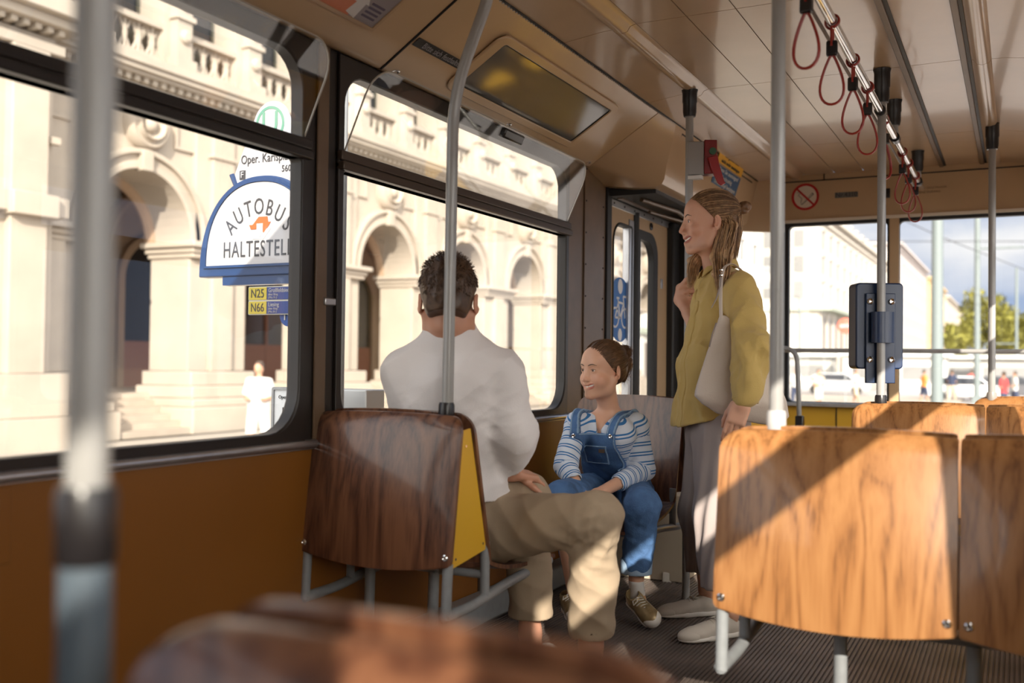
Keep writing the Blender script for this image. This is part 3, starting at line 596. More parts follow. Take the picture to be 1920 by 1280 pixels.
# ================================================================ seats
def shell(b, x0, x1, y0, z0, y1, z1, bulge, th=.011, rt_=.05, rb=.02, fold=.0, nd=-1, sq=(0, 0)):
    cx = (x0+x1)/2; hw0 = (x1-x0)/2; H_ = z0-z1
    def P(u, v, off):
        z = z0-H_*v; d0 = z0-z; d1 = z-z1
        ins = [0, 0]
        for q in (0, 1):
            ra, rc = (.006, .006) if sq[q] else (rt_, rb)
            if d0 < ra: ins[q] = ra-math.sqrt(max(ra**2-(ra-d0)**2, 0))
            if d1 < rc: ins[q] = max(ins[q], rc-math.sqrt(max(rc**2-(rc-d1)**2, 0)))
        xL_, xR_ = x0+ins[0], x1-ins[1]
        uu = 2*u-1; bow = bulge*(1-uu*uu)*(.35+.65*math.sin(math.pi*min(v*.9+.05, 1)))
        zz = z-(.022*(1-uu*uu)*v*v)+.006*(1-uu*uu)*(1-v)
        return (xL_+(xR_-xL_)*u, y0+(y1-y0)*v+nd*(bow)+off-nd*fold*max(0, 1-v*9)**2, zz)
    nu, nv = 25, 30
    vv = [1-math.cos(math.pi*j/(nv-1)) for j in range(nv)]; vv = [q/2 for q in vv]
    A = [P(i/(nu-1), vv[j], -th/2) for j in range(nv) for i in range(nu)]; B = [P(i/(nu-1), vv[j], th/2) for j in range(nv) for i in range(nu)]
    n = nu*nv; fs = []
    for j in range(nv-1):
        for i in range(nu-1):
            k = j*nu+i; fs += [(k, k+1, k+nu+1, k+nu), (n+k, n+k+nu, n+k+nu+1, n+k+1)]
    ed = [i for i in range(nu)]+[j*nu+nu-1 for j in range(1, nv)]+[(nv-1)*nu+i for i in range(nu-2, -1, -1)]+[j*nu for j in range(nv-2, 0, -1)]
    for a, c in zip(ed, ed[1:]+ed[:1]): fs.append((a, n+a, n+c, c))
    b.add(A+B, fs)
def seat(label, yb, xs, s=1, wm=wd, cat='seat', side=True, name='tram_seat', pan=True, rtop=.05):
    X0, X1 = xs[0][0], xs[-1][1]
    t = thing(name, label, cat, ((X0+X1)/2, yb+s*.3, 0))
    yy = lambda q: yb+s*q
    for qi, (x0, x1) in enumerate(xs):
        sq = (qi > 0, qi < len(xs)-1)
        b = MB(); shell(b, x0, x1, yy(0), .888, yy(-.06), .462, .03, nd=-s, fold=.02, sq=sq, rt_=rtop); o = b.build('rear_panel', wm, t, ang=60)
        for (xx, zz, yq) in ((x1-.02, .80, .0), (x1-.02, .49, -.055), (x0+.02, .80, .0), (x0+.02, .49, -.055)):
            q = MB(); q.lathe((xx, yy(yq-.006), zz), [(.010, 0), (.010, .004), (.006, .007), (.003, .004)], (0, -s, 0), 14); q.build('screw', chrome, o)
        b = MB(); shell(b, x0+.005, x1-.005, yy(.065), .895, yy(.19), .42, .030, nd=-s, rt_=rtop+.01, rb=.03, th=.013, sq=sq); b.build('backrest', wm, t, ang=60)
        if pan:
            b = MB(); nu, nv = 12, 16
            def Q(u, v, o): return (x0+.01+(x1-x0-.02)*u, yy(.17+.50*v), .385+.06*(1-v)**4-.014*(1-(2*u-1)**2)*(1-v*.6)+o-.02*max(0, v-.9)**1*5)
            A = [Q(i/(nu-1), j/(nv-1), .006) for j in range(nv) for i in range(nu)]; B = [Q(i/(nu-1), j/(nv-1), -.007) for j in range(nv) for i in range(nu)]; n = nu*nv; fs = []
            for j in range(nv-1):
                for i in range(nu-1):
                    k = j*nu+i; fs += [(k, k+1, k+nu+1, k+nu), (n+k, n+k+nu, n+k+nu+1, n+k+1)]
            ed = list(range(nu))+[j*nu+nu-1 for j in range(1, nv)]+[(nv-1)*nu+i for i in range(nu-2, -1, -1)]+[j*nu for j in range(nv-2, 0, -1)]
            for a, c in zip(ed, ed[1:]+ed[:1]): fs.append((a, n+a, n+c, c))
            b.add(A+B, fs); b.build('seat_pan', wm, t, ang=60)
    if side:
        for (xx, d) in ((X0+.012, .006), (X1-.018, .006)):
            b = MB(); b.prism([(yy(.012), .845), (yy(.062), .850), (yy(.168), .48), (yy(-.035), .455)], (xx, 0, 0), (0, 1, 0), (0, 0, 1), (d, 0, 0)); o = b.build('side_panel', yellow, t, smooth=False)
            for (a, z) in ((.035, .80), (-.018, .48), (.145, .50)):
                q = MB(); q.lathe((xx+(d if xx > (X0+X1)/2 else 0), yy(a), z), [(.004, 0), (.004, .002)], (1 if xx > (X0+X1)/2 else -1, 0, 0), 8); q.build('screw', chrome, o)
    b = MB()
    for xx in (X0+.02, X1-.02):
        b.tube([(xx, yy(-.045), .47), (xx, yy(-.055), .315)], .015, 12); b.tube([(xx, yy(.175), .50), (xx, yy(.175), .335)], .015, 12)
        b.tube(pathfillet([(xx, yy(-.06), .322), (xx, yy(.10), .322), (xx, yy(.30), .345), (xx, yy(.64), .365)], .05), .016, 12)
        b.tube([(xx, yy(.62), .360), (X0+.02 if xx < (X0+X1)/2 else X1-.02, yy(.62), .362)], .014, 8)
    b.tube([(X0+.02, yy(.60), .358), (X1-.02, yy(.60), .358)], .013, 10); b.tube([(X0+.02, yy(.175), .40), (X1-.02, yy(.175), .40)], .013, 10)
    b.build('frame', grey_m, t)
    if len(xs) > 1:
        lx = (X0+.26, (X0+X1)/2+.03)
    else: lx = (X0+.10, X1-.20)
    for xx in lx:
        b = MB(); b.tube(pathfillet([(xx, yy(.175), .39), (xx, yy(.165), .05), (xx, yy(.16), .004)], .04), .017, 12); b.lathe((xx, yy(.16), 0), [(.04, .0), (.04, .008), (.02, .014)]); b.build('leg', grey_m, t)
    return t
seat('shaded wooden single seat by the window that carries the man in white', 2.50, [(-1.965+.0, -1.425)], 1, wd)
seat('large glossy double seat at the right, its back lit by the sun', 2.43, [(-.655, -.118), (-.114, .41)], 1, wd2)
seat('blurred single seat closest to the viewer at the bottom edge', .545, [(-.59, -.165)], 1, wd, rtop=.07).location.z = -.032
seat('shaded wooden single seat beside the door that carries the girl', 4.40, [(-1.85, -1.33)], -1, wd, side=False)
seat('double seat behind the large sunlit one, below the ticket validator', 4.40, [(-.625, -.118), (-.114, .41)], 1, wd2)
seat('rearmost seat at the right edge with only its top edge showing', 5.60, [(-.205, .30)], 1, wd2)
# ================================================================ signed-distance modelling for organic shapes
V3 = lambda *a: np.array(a, float)
def f_cap(a, b, ra, rb):
    a = np.array(a, float); b = np.array(b, float); ba = b-a; L2 = ba@ba+1e-12
    def f(p):
        t = np.clip(((p-a)@ba)/L2, 0, 1); return np.sqrt((((p-a)-t[:, None]*ba)**2).sum(1))-(ra+(rb-ra)*t)
    return f, (a+b)/2, math.sqrt(L2)/2+max(ra, rb)
def f_ecap(a, b, ra, rb, side, flat):   # capsule widened along 'side' by 1/flat
    a = np.array(a, float); b = np.array(b, float); ba = b-a; L2 = ba@ba+1e-12; s = np.array(side, float); s /= np.linalg.norm(s)
    def f(p):
        t = np.clip(((p-a)@ba)/L2, 0, 1); w = (p-a)-t[:, None]*ba; w = w-np.outer((w@s)*(1-flat), s); return np.sqrt((w**2).sum(1))-(ra+(rb-ra)*t)
    return f, (a+b)/2, math.sqrt(L2)/2+max(ra, rb)/flat
def f_ell(c, r, R=None):
    c = np.array(c, float); r = np.array(r, float)
    def f(p):
        q = p-c
        if R is not None: q = q@R
        k0 = np.sqrt(((q/r)**2).sum(1)); k1 = np.sqrt(((q/r**2)**2).sum(1))+1e-9; return k0*(k0-1)/k1
    return f, c, float(r.max())
def f_box(c, h, R=None, rr=.005):
    c = np.array(c, float); h = np.array(h, float)
    def f(p):
        q = p-c
        if R is not None: q = q@R
        q = np.abs(q)-(h-rr); return np.sqrt((np.maximum(q, 0)**2).sum(1))+np.minimum(q.max(1), 0)-rr
    return f, c, float(np.linalg.norm(h))
class Field:
    def __init__(s): s.ops = []; s.disp = None; s.cuts = []
    def add(s, pr, k=.01): s.ops.append(('+', pr, k)); return s
    def sub(s, pr, k=.004): s.ops.append(('-', pr, k)); return s
    def cut(s, n, p0): s.cuts.append((np.array(n, float)/np.linalg.norm(n), np.array(p0, float))); return s   # removes the side n points to
    def chain(s, pts, rs, k=.01):
        for i in range(len(pts)-1): s.add(f_cap(pts[i], pts[i+1], rs[i], rs[i+1]), k)
        return s
    def ev(s, p, cull=None):
        d = None
        if cull is not None:
            cen, rad = cull; dc = min([np.linalg.norm(cen-o[1][1])-o[1][2] for o in s.ops if o[0] == '+'])
        for op, (f, c, r), k in s.ops:
            if cull is not None:
                q = np.linalg.norm(cen-c)-r
                if op == '+' and q > max(rad, dc+2*rad)+2*k+.02 and d is not None: continue
                if op == '-' and q > rad+2*k+.02: continue
            e = f(p)
            if d is None: d = e; continue
            if op == '+': h = np.clip(.5+.5*(d-e)/k, 0, 1); d = d*(1-h)+e*h-k*h*(1-h)
            else: h = np.clip(.5-.5*(d+e)/k, 0, 1); d = d*(1-h)-e*h+k*h*(1-h)
        if s.disp is not None: d = d+s.disp(p)
        for n, p0 in s.cuts: d = np.maximum(d, (p-p0)@n)
        return d
def mesh_field(F, lo, hi, h, pad=True):
    lo = np.array(lo, float); hi = np.array(hi, float); bs = 8
    nb = np.ceil((hi-lo)/(h*bs)).astype(int)+0; n = nb*bs+1
    vals = np.ones(tuple(n), np.float32)
    g = np.arange(bs+1)*h; off = np.stack(np.meshgrid(g, g, g, indexing='ij'), -1).reshape(-1, 3)
    rad = math.sqrt(3)*h*bs/2
    sup = 4; sr = rad*sup
    for I in range(0, nb[0], sup):
        for J in range(0, nb[1], sup):
            for K in range(0, nb[2], sup):
                bi = [(i, j, k) for i in range(I, min(I+sup, nb[0])) for j in range(J, min(J+sup, nb[1])) for k in range(K, min(K+sup, nb[2]))]
                base = lo+np.array([I, J, K])*bs*h; sc_ = base+bs*h*sup/2; cull = (sc_, sr)
                cen = np.array([lo+(np.array(b)+.5)*bs*h for b in bi]); dc = F.ev(cen, cull)
                act = [b for b, d in zip(bi, dc) if abs(d) < rad*1.5+.012]
                for b, d in zip(bi, dc):
                    if d < 0 and abs(d) >= rad*1.5+.012: vals[b[0]*bs:b[0]*bs+bs+1, b[1]*bs:b[1]*bs+bs+1, b[2]*bs:b[2]*bs+bs+1] = -1
                if not act: continue
                P = np.concatenate([lo+np.array(b)*bs*h+off for b in act]); D = F.ev(P, cull).astype(np.float32)
                for q, b in enumerate(act): vals[b[0]*bs:b[0]*bs+bs+1, b[1]*bs:b[1]*bs+bs+1, b[2]*bs:b[2]*bs+bs+1] = D[q*len(off):(q+1)*len(off)].reshape(bs+1, bs+1, bs+1)
    s = vals < 0
    c = np.zeros(tuple(n-1), np.uint8)
    for i in (0, 1):
        for j in (0, 1):
            for k in (0, 1): c += s[i:n[0]-1+i, j:n[1]-1+j, k:n[2]-1+k]
    m = (c > 0) & (c < 8); idx = np.argwhere(m)
    if len(idx) == 0: return np.zeros((0, 3)), np.zeros((0, 4), int)
    vid = -np.ones(tuple(n-1), np.int64); vid[m] = np.arange(len(idx))
    cv_ = {}
    for i in (0, 1):
        for j in (0, 1):
            for k in (0, 1): cv_[(i, j, k)] = vals[idx[:, 0]+i, idx[:, 1]+j, idx[:, 2]+k]
    acc = np.zeros((len(idx), 3)); cnt = np.zeros(len(idx))
    for a in cv_:
        for ax in range(3):
            if a[ax] == 0:
                b = list(a); b[ax] = 1; va, vb = cv_[a], cv_[tuple(b)]; x = (va < 0) != (vb < 0)
                t = np.where(x, va/(va-vb+1e-20), 0); p = np.tile(np.array(a, float), (len(idx), 1)); p[:, ax] += t; acc += p*x[:, None]; cnt += x
    V = lo+(idx+acc/cnt[:, None])*h
    e = h*.3; dd = F.ev(V); G = np.zeros_like(V)
    for ax in range(3):
        q = V.copy(); q[:, ax] += e; w = V.copy(); w[:, ax] -= e; G[:, ax] = (F.ev(q)-F.ev(w))/(2*e)
    g2 = (G**2).sum(1)+1e-6; V = V-np.clip(dd/np.maximum(g2, .3), -h*.6, h*.6)[:, None]*G
    faces = []
    for ax in range(3):
        sl = [slice(1, n[q]-1) if q != ax else slice(0, n[q]-1) for q in range(3)]
        A = s[tuple(sl)]; sl2 = list(sl); sl2[ax] = slice(1, n[ax]); B = s[tuple(sl2)]
        X = np.argwhere(A != B); 
        if len(X) == 0: continue
        X = X+np.array([1 if q != ax else 0 for q in range(3)]); inv = s[X[:, 0], X[:, 1], X[:, 2]]
        u, w = [(1, 2), (2, 0), (0, 1)][ax]
        def ID(du, dw):
            Y = X.copy(); Y[:, u] -= du; Y[:, w] -= dw; return vid[Y[:, 0], Y[:, 1], Y[:, 2]]
        q = np.stack([ID(1, 1), ID(0, 1), ID(0, 0), ID(1, 0)], 1); q[~inv] = q[~inv][:, ::-1]
        faces.append(q[(q >= 0).all(1)])
    return V, np.concatenate(faces) if faces else np.zeros((0, 4), int)
def sdf(name, F, boxes, m, parent, attrs=None, loc=None):
    Vs, Fs, n = [], [], 0
    for lo, hi, h in boxes:
        v, f = mesh_field(F, lo, hi, h); Vs.append(v); Fs.append(f+n); n += len(v)
    V = np.concatenate(Vs); Q = np.concatenate(Fs)
    me = bpy.data.meshes.new(name); off = root_loc(parent) if parent is not None else np.array(loc if loc is not None else (0, 0, 0), float)
    me.vertices.add(len(V)); me.vertices.foreach_set('co', (V-off).astype(np.float32).ravel())
    me.loops.add(len(Q)*4); me.loops.foreach_set('vertex_index', Q.astype(np.int32).ravel())
    me.polygons.add(len(Q)); me.polygons.foreach_set('loop_start', np.arange(0, len(Q)*4, 4, dtype=np.int32)); me.polygons.foreach_set('loop_total', np.full(len(Q), 4, np.int32))
    me.update(calc_edges=True); me.validate()
    me.polygons.foreach_set('use_smooth', [True]*len(me.polygons))
    if attrs:
        for k, fn in attrs.items():
            a = me.attributes.new(k, 'FLOAT', 'POINT'); a.data.foreach_set('value', fn(V).astype(np.float32))
    me.materials.append(m)
    o = bpy.data.objects.new(name, me); COL.objects.link(o)
    if parent is not None: o.parent = parent
    else: o.location = tuple(off)
    return o
def bb(pts, r): P = np.array(pts); return P.min(0)-r, P.max(0)+r
rng = np.random.RandomState(3)
def wrinkle(amp, freq, seed=0, stretch=(1, 1, 1), n=6):
    r = np.random.RandomState(seed); D = r.normal(size=(n, 3)); D /= np.linalg.norm(D, axis=1)[:, None]; D *= np.array(stretch); fr = freq*(.6+.9*r.rand(n)); ph = r.rand(n)*6.28; D2 = r.normal(size=(n, 3))*freq*.35
    def f(p):
        s = np.zeros(len(p))
        for i in range(n): s += np.abs(np.sin((p@D[i])*fr[i]+ph[i]+1.6*np.sin(p@D2[i]+ph[i]*2)))-.64
        return amp*s/math.sqrt(n)
    return f

# ================================================================ outside: opera arcade
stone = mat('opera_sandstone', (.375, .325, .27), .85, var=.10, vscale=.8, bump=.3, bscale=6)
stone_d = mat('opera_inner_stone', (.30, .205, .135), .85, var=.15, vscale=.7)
dkglass = mat('dark_window_glass', (.03, .035, .045), .12)
dkdoor = mat('dark_door_wood', (.045, .022, .014), .5)
FX = -18.; PW = 2.0; BAY = 5.0; YB = 14.0
op = thing('opera_house', 'sandstone opera building with an open arcade, balustrades and tall windows across the street', 'building', (FX, YB, -.9))
def bays(o, ks, dy=BAY):
    y0 = o.location.y
    o.location.y = y0+dy*ks[0]
    for k in ks[1:]:
        c = dup(o); c.parent = op; c.location.y = y0+dy*k
K = list(range(0, 8))
def fpart(name, b, m, par=op, **kw): return b.build(name, m, par, **kw)
b = MB(); y = YB
for (w_, x0, x1, z0, z1) in [(PW+.9, -19.7, -17.35, -.9, -.15), (PW+.7, -19.6, -17.45, -.15, .05), (PW+.45, -19.5, -17.6, .05, .35), (PW+.25, -19.4, -17.75, .35, .7), (PW, -19.3, FX, .7, 3.47), (.75, FX-.02, FX+.16, .7, 3.47), (PW+.12, -19.35, FX+.18, 3.47, 3.59), (PW+.25, -19.4, FX+.24, 3.59, 3.72), (PW+.45, -19.45, FX+.36, 3.72, 3.86)]:
    b.box((x0, y-w_/2, z0), (x1, y+w_/2, z1))
pier = fpart('pier', b, stone, bevel=.03); bays(pier, K)
# arch wall with opening, archivolt
r_ = (BAY-PW)/2; cy = YB+BAY/2; zs = 3.86; top = 7.05
N_ = 24
arc = [(r_*math.cos(t), r_*math.sin(t)) for t in np.linspace(0, math.pi, N_+1)]
b = MB(); vs = []; fs = []
for X_ in (FX-.12, FX-1.3):
    for (a, c) in arc: vs.append((X_, cy+a, zs+c))
    for (a, c) in arc: vs.append((X_, cy+np.clip(a/r_*2.5*(1.0 if abs(a) > 1e-9 else 1), -2.5, 2.5) if False else cy+2.5*max(-1, min(1, a/r_*1.4)), top))
M_ = N_+1
for s_ in (0, 1):
    o_ = s_*2*M_
    for i in range(N_): fs.append((o_+i, o_+i+1, o_+M_+i+1, o_+M_+i))
for i in range(N_): fs.append((i, 2*M_+i, 2*M_+i+1, i+1))
b.add(vs, fs)
for s_ in (-1, 1): b.prism([(s_*r_, 0), (s_*2.5, 0), (s_*2.5, top-zs)], (FX-1.3, cy, zs), (0, 1, 0), (0, 0, 1), (1.18, 0, 0))
aw = fpart('arch_wall', b, stone, smooth=False); bays(aw, [-1]+K)
b = MB()
for (ra, rb, xo) in ((r_, r_+.16, .06), (r_+.14, r_+.36, .0), (r_+.34, r_+.46, .12)):
    o_ = [((rb)*math.cos(t), (rb)*math.sin(t)) for t in np.linspace(0, math.pi, 37)]; i_ = [(ra*math.cos(t), ra*math.sin(t)) for t in np.linspace(0, math.pi, 37)]
    b.prism(o_+i_[::-1], (FX-.14, cy, zs), (0, 1, 0), (0, 0, 1), (.16+xo, 0, 0))
b.box((FX-.1, cy-.16, zs+r_-.05), (FX+.2, cy+.16, zs+r_+.42))
av = fpart('archivolt', b, stone, bevel=.02); bays(av, [-1]+K)
b = MB(); b.lathe((FX-.14, cy+.1, 6.42), [(.60, 0), (.60, .22), (.52, .32), (.45, .24), (.40, .26), (.36, .40), (.30, .3), (.27, .22)], (1, 0, 0), 32)
b.lathe((FX+.05, cy+.1, 6.42), [(.2, 0), (.2, .1), (.12, .2), (.03, .22)], (1, 0, 0), 16)
md = fpart('medallion', b, stone); bays(md, [-1]+K)
b = MB()
for s_ in (-1, 1):
    b.frame([(s_*1.05, 6.05), (s_*1.75, 6.05), (s_*1.75, 6.9), (s_*1.05, 6.9)], [(s_*1.12, 6.12), (s_*1.68, 6.12), (s_*1.68, 6.83), (s_*1.12, 6.83)], (FX-.13, cy, 0), (0, 1, 0), (0, 0, 1), (.09, 0, 0))
    b.prism([(s_*1.5, zs+1.0), (s_*1.95, zs+1.0), (s_*1.95, zs+.5)], (FX-.13, cy, 0), (0, 1, 0), (0, 0, 1), (.1, 0, 0))
sp_ = fpart('spandrel_panel', b, stone, smooth=False); bays(sp_, [-1]+K)
b = MB(); b.box((FX-.14, YB-.38, 3.86), (FX+.14, YB+.38, 6.95)); b.box((FX-.14, YB-.85, 3.86), (FX+.02, YB+.85, 6.95)); b.box((FX-.1, YB-.45, 6.0), (FX+.2, YB+.45, 6.1)); pl_ = fpart('pilaster', b, stone, bevel=.02); bays(pl_, K)
Ya, Yb_ = 9., YB+BAY*8+1
b = MB()
for (x1, z0, z1) in [(.10, 6.95, 7.02), (.16, 7.02, 7.12), (.06, 7.12, 7.3), (.36, 7.42, 7.5), (.48, 7.5, 7.62), (.56, 7.62, 7.74), (.2, 7.74, 7.95)]: b.box((FX-1.3, Ya, z0), (FX+x1, Yb_, z1))
b.box((FX-1.3, Ya, 7.3), (FX+.10, Yb_, 7.42))
t = Ya
while t < Yb_: b.box((FX, t, 7.30), (FX+.26, t+.13, 7.43)); t += .26
fpart('cornice', b, stone, smooth=False)
# upper storey
b = MB(); b.box((FX-1.4, Ya, 7.74), (FX-.8, Yb_, 8.05)); b.box((FX-1.4, Ya, 12.3), (FX-.25, Yb_, 17)); b.box((FX-1.4, Ya, 12.0), (FX+.2, Yb_, 12.3)); b.box((FX-6, Ya, 16.8), (FX-.3, Yb_, 17)); fpart('upper_wall', b, stone, smooth=False)
UY = [YB+1.25+2.5*k+1.25 for k in range(0, 16)]
b = MB(); u0 = YB+1.25; b.box((FX-1.4, u0-.45, 7.95), (FX-.25, u0+.45, 12.1)); b.box((FX-.3, u0-.24, 7.95), (FX-.02, u0+.24, 12.0)); b.box((FX-.3, u0-.32, 7.95), (FX+.08, u0+.32, 8.25)); b.box((FX-.3, u0-.3, 9.2), (FX+.05, u0+.3, 9.32))
b.lathe((FX-.1, u0, 9.62), [(.17, 0), (.17, .14), (.1, .2)], (1, 0, 0), 16); b.lathe((FX-.1, u0, 8.8), [(.17, 0), (.17, .14), (.1, .2)], (1, 0, 0), 16)
up_ = fpart('upper_pier', b, stone, smooth=True); bays(up_, list(range(-1, 16)), 2.5)
b = MB(); u1 = YB+2.5; ww = .82
b.box((FX-.62, u1-ww, 7.95), (FX-.30, u1+ww, 8.2)); b.box((FX-.66, u1-ww, 8.88), (FX-.26, u1+ww, 9.02))
for k in range(4):
    yy_ = u1-ww+.2+k*(2*ww-.4)/3
    for (dy_, s_) in ((0, 1), (0, -1)): b.tube([(FX-.46, yy_-.17*s_, 8.2), (FX-.46, yy_, 8.54), (FX-.46, yy_-.17*s_, 8.88)], .045, 6)
    b.lathe((FX-.46, yy_, 0), [(.07, 8.2), (.05, 8.3), (.09, 8.54), (.05, 8.76), (.07, 8.88)], (0, 0, 1), 8)
ba = fpart('balustrade', b, stone, smooth=True); bays(ba, list(range(-1, 15)), 2.5)
b = MB(); b.box((FX-1.2, u1-.8, 8.05), (FX-1.1, u1+.8, 12)); wn = fpart('tall_window', b, dkglass, smooth=False)
b = MB(); b.box((FX-1.12, u1-.05, 8.05), (FX-1.05, u1+.05, 12)); b.box((FX-1.12, u1-.8, 10.4), (FX-1.05, u1+.8, 10.5)); b.box((FX-1.12, u1-.8, 8.05), (FX-1.05, u1-.7, 12)); b.box((FX-1.12, u1+.7, 8.05), (FX-1.05, u1+.8, 12)); b.box((FX-1.12, u1-.8, 8.05), (FX-1.0, u1+.8, 8.9)); fr_ = b.build('window_frame', mat('frame_green_grey', (.10, .10, .08), .5), wn, smooth=False)
bays(wn, list(range(-1, 15)), 2.5)
# arcade interior: floor on steps, back wall with doors, vault
b = MB()
for k in range(7): b.box((FX-5.5, Ya, -.9), (FX+.9-k*.32, Yb_, -.76+k*.155))
fpart('steps', b, mat('step_stone', (.38, .32, .26), .8, var=.1, vscale=2), smooth=False)
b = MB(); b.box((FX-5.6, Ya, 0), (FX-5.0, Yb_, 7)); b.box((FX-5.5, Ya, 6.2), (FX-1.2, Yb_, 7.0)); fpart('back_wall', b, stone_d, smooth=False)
b = MB(); cyd = YB+2.5
b.prism([(-1.15, .15), (1.15, .15), (1.15, 3.3)]+[(1.15*math.cos(t), 3.3+1.15*math.sin(t)) for t in np.linspace(0, math.pi, 17)][1:-1]+[(-1.15, 3.3)], (FX-5.02, cyd, 0), (0, 1, 0), (0, 0, 1), (.06, 0, 0)); dd_ = fpart('arched_door', b, mat('dark_door_glass', (.02, .016, .015), .2), smooth=False)
b = MB(); b.frame([(1.35*math.cos(t), 3.3+1.35*math.sin(t)) for t in np.linspace(0, math.pi, 25)]+[(-1.35, .15), (1.35, .15)], [(1.13*math.cos(t), 3.3+1.13*math.sin(t)) for t in np.linspace(0, math.pi, 25)]+[(-1.13, .15), (1.13, .15)], (FX-5.02, cyd, 0), (0, 1, 0), (0, 0, 1), (.2, 0, 0)); b.build('door_surround', stone_d, dd_)
b = MB(); b.box((FX-4.96, cyd-1.1, .15), (FX-4.9, cyd-.03, 1.5)); b.box((FX-4.96, cyd+.03, .15), (FX-4.9, cyd+1.1, 1.5)); b.box((FX-4.96, cyd-.04, .15), (FX-4.88, cyd+.04, 3.4)); b.build('door_wood', mat('red_brown_wood', (.20, .07, .035), .5), dd_, smooth=False)
bays(dd_, [-1]+K)
b = MB()
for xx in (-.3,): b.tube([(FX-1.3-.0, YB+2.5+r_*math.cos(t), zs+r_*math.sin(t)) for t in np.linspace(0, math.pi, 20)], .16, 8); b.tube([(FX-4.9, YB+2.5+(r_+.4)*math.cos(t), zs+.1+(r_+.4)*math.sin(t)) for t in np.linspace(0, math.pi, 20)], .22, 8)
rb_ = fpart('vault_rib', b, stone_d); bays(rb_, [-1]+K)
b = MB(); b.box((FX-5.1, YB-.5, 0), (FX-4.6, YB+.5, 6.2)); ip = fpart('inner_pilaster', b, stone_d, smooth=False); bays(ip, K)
b = MB(); cyl = YB+2.5
b.tube([(FX-3, cyl, 6.2), (FX-3, cyl, 4.9)], .02, 6); b.lathe((FX-3, cyl, 0), [(.05, 4.9), (.2, 4.8), (.26, 4.4), (.16, 4.1), (.02, 4.0)], (0, 0, 1), 6); lt_ = fpart('lantern', b, mat('lantern_metal', (.05, .04, .03), .4)); bays(lt_, [-1]+K)
# projecting corner pavilion on the left
b = MB()
for (x1, w_, z0, z1) in [(-16.6, 0.45, -.9, -.15), (-16.75, .3, -.15, .7), (-17.0, 0, .7, 3.75), (-16.75, .22, 3.75, 4.14), (-17.05, 0, 4.14, 6.95), (-16.85, .12, 6.95, 7.15), (-17.0, 0, 7.15, 7.3), (-16.55, .35, 7.42, 7.6), (-16.35, .5, 7.6, 7.95), (-17.2, 0, 7.95, 15)]: b.box((-19.3, 8.0, z0), (x1, 13.35+w_, z1))
t = 8.0
while t < 13.4: b.box((-17, t, 7.30), (-16.7, t+.13, 7.43)); t += .26
for (ya_, yb2_) in ((12.3, 13.1), (9.8, 10.6)):
    b.box((-17.1, ya_, .7), (-16.82, yb2_, 6.95)); b.box((-17.1, ya_-.1, 3.7), (-16.6, yb2_+.1, 4.14))
b.box((-17.05, 13.2, 5.2), (-16.9, 13.45, 5.35)); 
fpart('corner_pavilion', b, stone, bevel=.02)
b = MB(); b.box((FX-30, Ya, -.9), (FX-5.6, Yb_, 17)); fpart('building_mass', b, stone, smooth=False)

# --- ground
b = MB(); b.box((-200, -60, -1.1), (120, 520, -.9)); g = struct(b.build('ground', mat('street_asphalt', (.38, .35, .34), .85, var=.08, vscale=.3), smooth=False))
b = MB(); b.box((-18.5, -20, -.9), (-2.75, 62, -.76)); struct(b.build('pavement', mat('pavement_slabs', (.36, .32, .275), .85, var=.08, vscale=.8), smooth=False))

# --- bus stop sign
SY = 3.5; blue = mat('sign_blue_enamel', (.006, .030, .105), .35, coat=.2); wht = mat('sign_white_enamel', (.35, .35, .37), .4); ink = mat('sign_black', (.03, .03, .035), .5)
bsn = thing('bus_stop_sign', 'blue and white domed bus stop sign on a post outside the near window', 'sign', (-2.66, SY, -.76))
cx = -3.075; z0 = 1.425
def dome(w_, h_, zb, n=40, k=2.25):
    return [(cx+w_*math.copysign(abs(math.cos(t))**(2/k), math.cos(t)), zb+h_*abs(math.sin(t))**(2/k)) for t in np.linspace(0, math.pi, n)]
ux_, uz_ = (1, 0, 0), (0, 0, 1)
b = MB(); b.prism(dome(.365, .455, z0), (0, SY, 0), ux_, uz_, (0, .07, 0)); b.build('dome_box', blue, bsn, bevel=.006)
b = MB(); b.prism(dome(.315, .375, z0+.05), (0, SY-.004, 0), ux_, uz_, (0, .01, 0)); b.build('dome_face', wht, bsn, smooth=False)
b = MB(); b.frame(dome(.33, .392, z0+.04), dome(.316, .376, z0+.051), (0, SY-.010, 0), ux_, uz_, (0, .014, 0)); b.build('face_rim', blue, bsn)
text('lettering', 'HALTESTELLE', .105, (cx+.012, SY-.006, z0+.118), ux_, uz_, ink, bsn, sx=.64, spacing=1.12)
for ch, th in zip('AUTOBUS', np.linspace(140, 40, 7)):
    a = math.radians(th); ra, rz_ = .215, .235
    p = (cx+ra*math.cos(a), SY-.006, z0+.075+rz_*math.sin(a)); tx = np.array([math.sin(a)*1., 0, -math.cos(a)*.8]); ty = np.array([math.cos(a)*.8, 0, math.sin(a)])
    tx /= np.linalg.norm(tx); ty = np.array([-tx[2], 0, tx[0]])
    text('lettering', ch, .105, p, tx, ty, ink, bsn, sx=.70)
b = MB(); b.prism([(-.045, .0), (.02, .0), (.03, -.02), (.06, .015), (.07, .03), (.055, .03), (.05, .055), (-.0, .055), (-.035, .02), (-.055, .02)], (cx, SY-.005, z0+.21), ux_, uz_, (0, -.002, 0)); b.build('emblem_orange', mat('emblem_orange', (.38, .085, .02), .5), bsn, smooth=False)
b = MB(); b.prism([(-.055, -.045), (.02, -.045), (.06, .0), (-.015, .0)], (cx+.01, SY-.005, z0+.21), ux_, uz_, (0, -.0015, 0)); b.build('emblem_grey', mat('emblem_grey', (.5, .5, .5), .5), bsn, smooth=False)
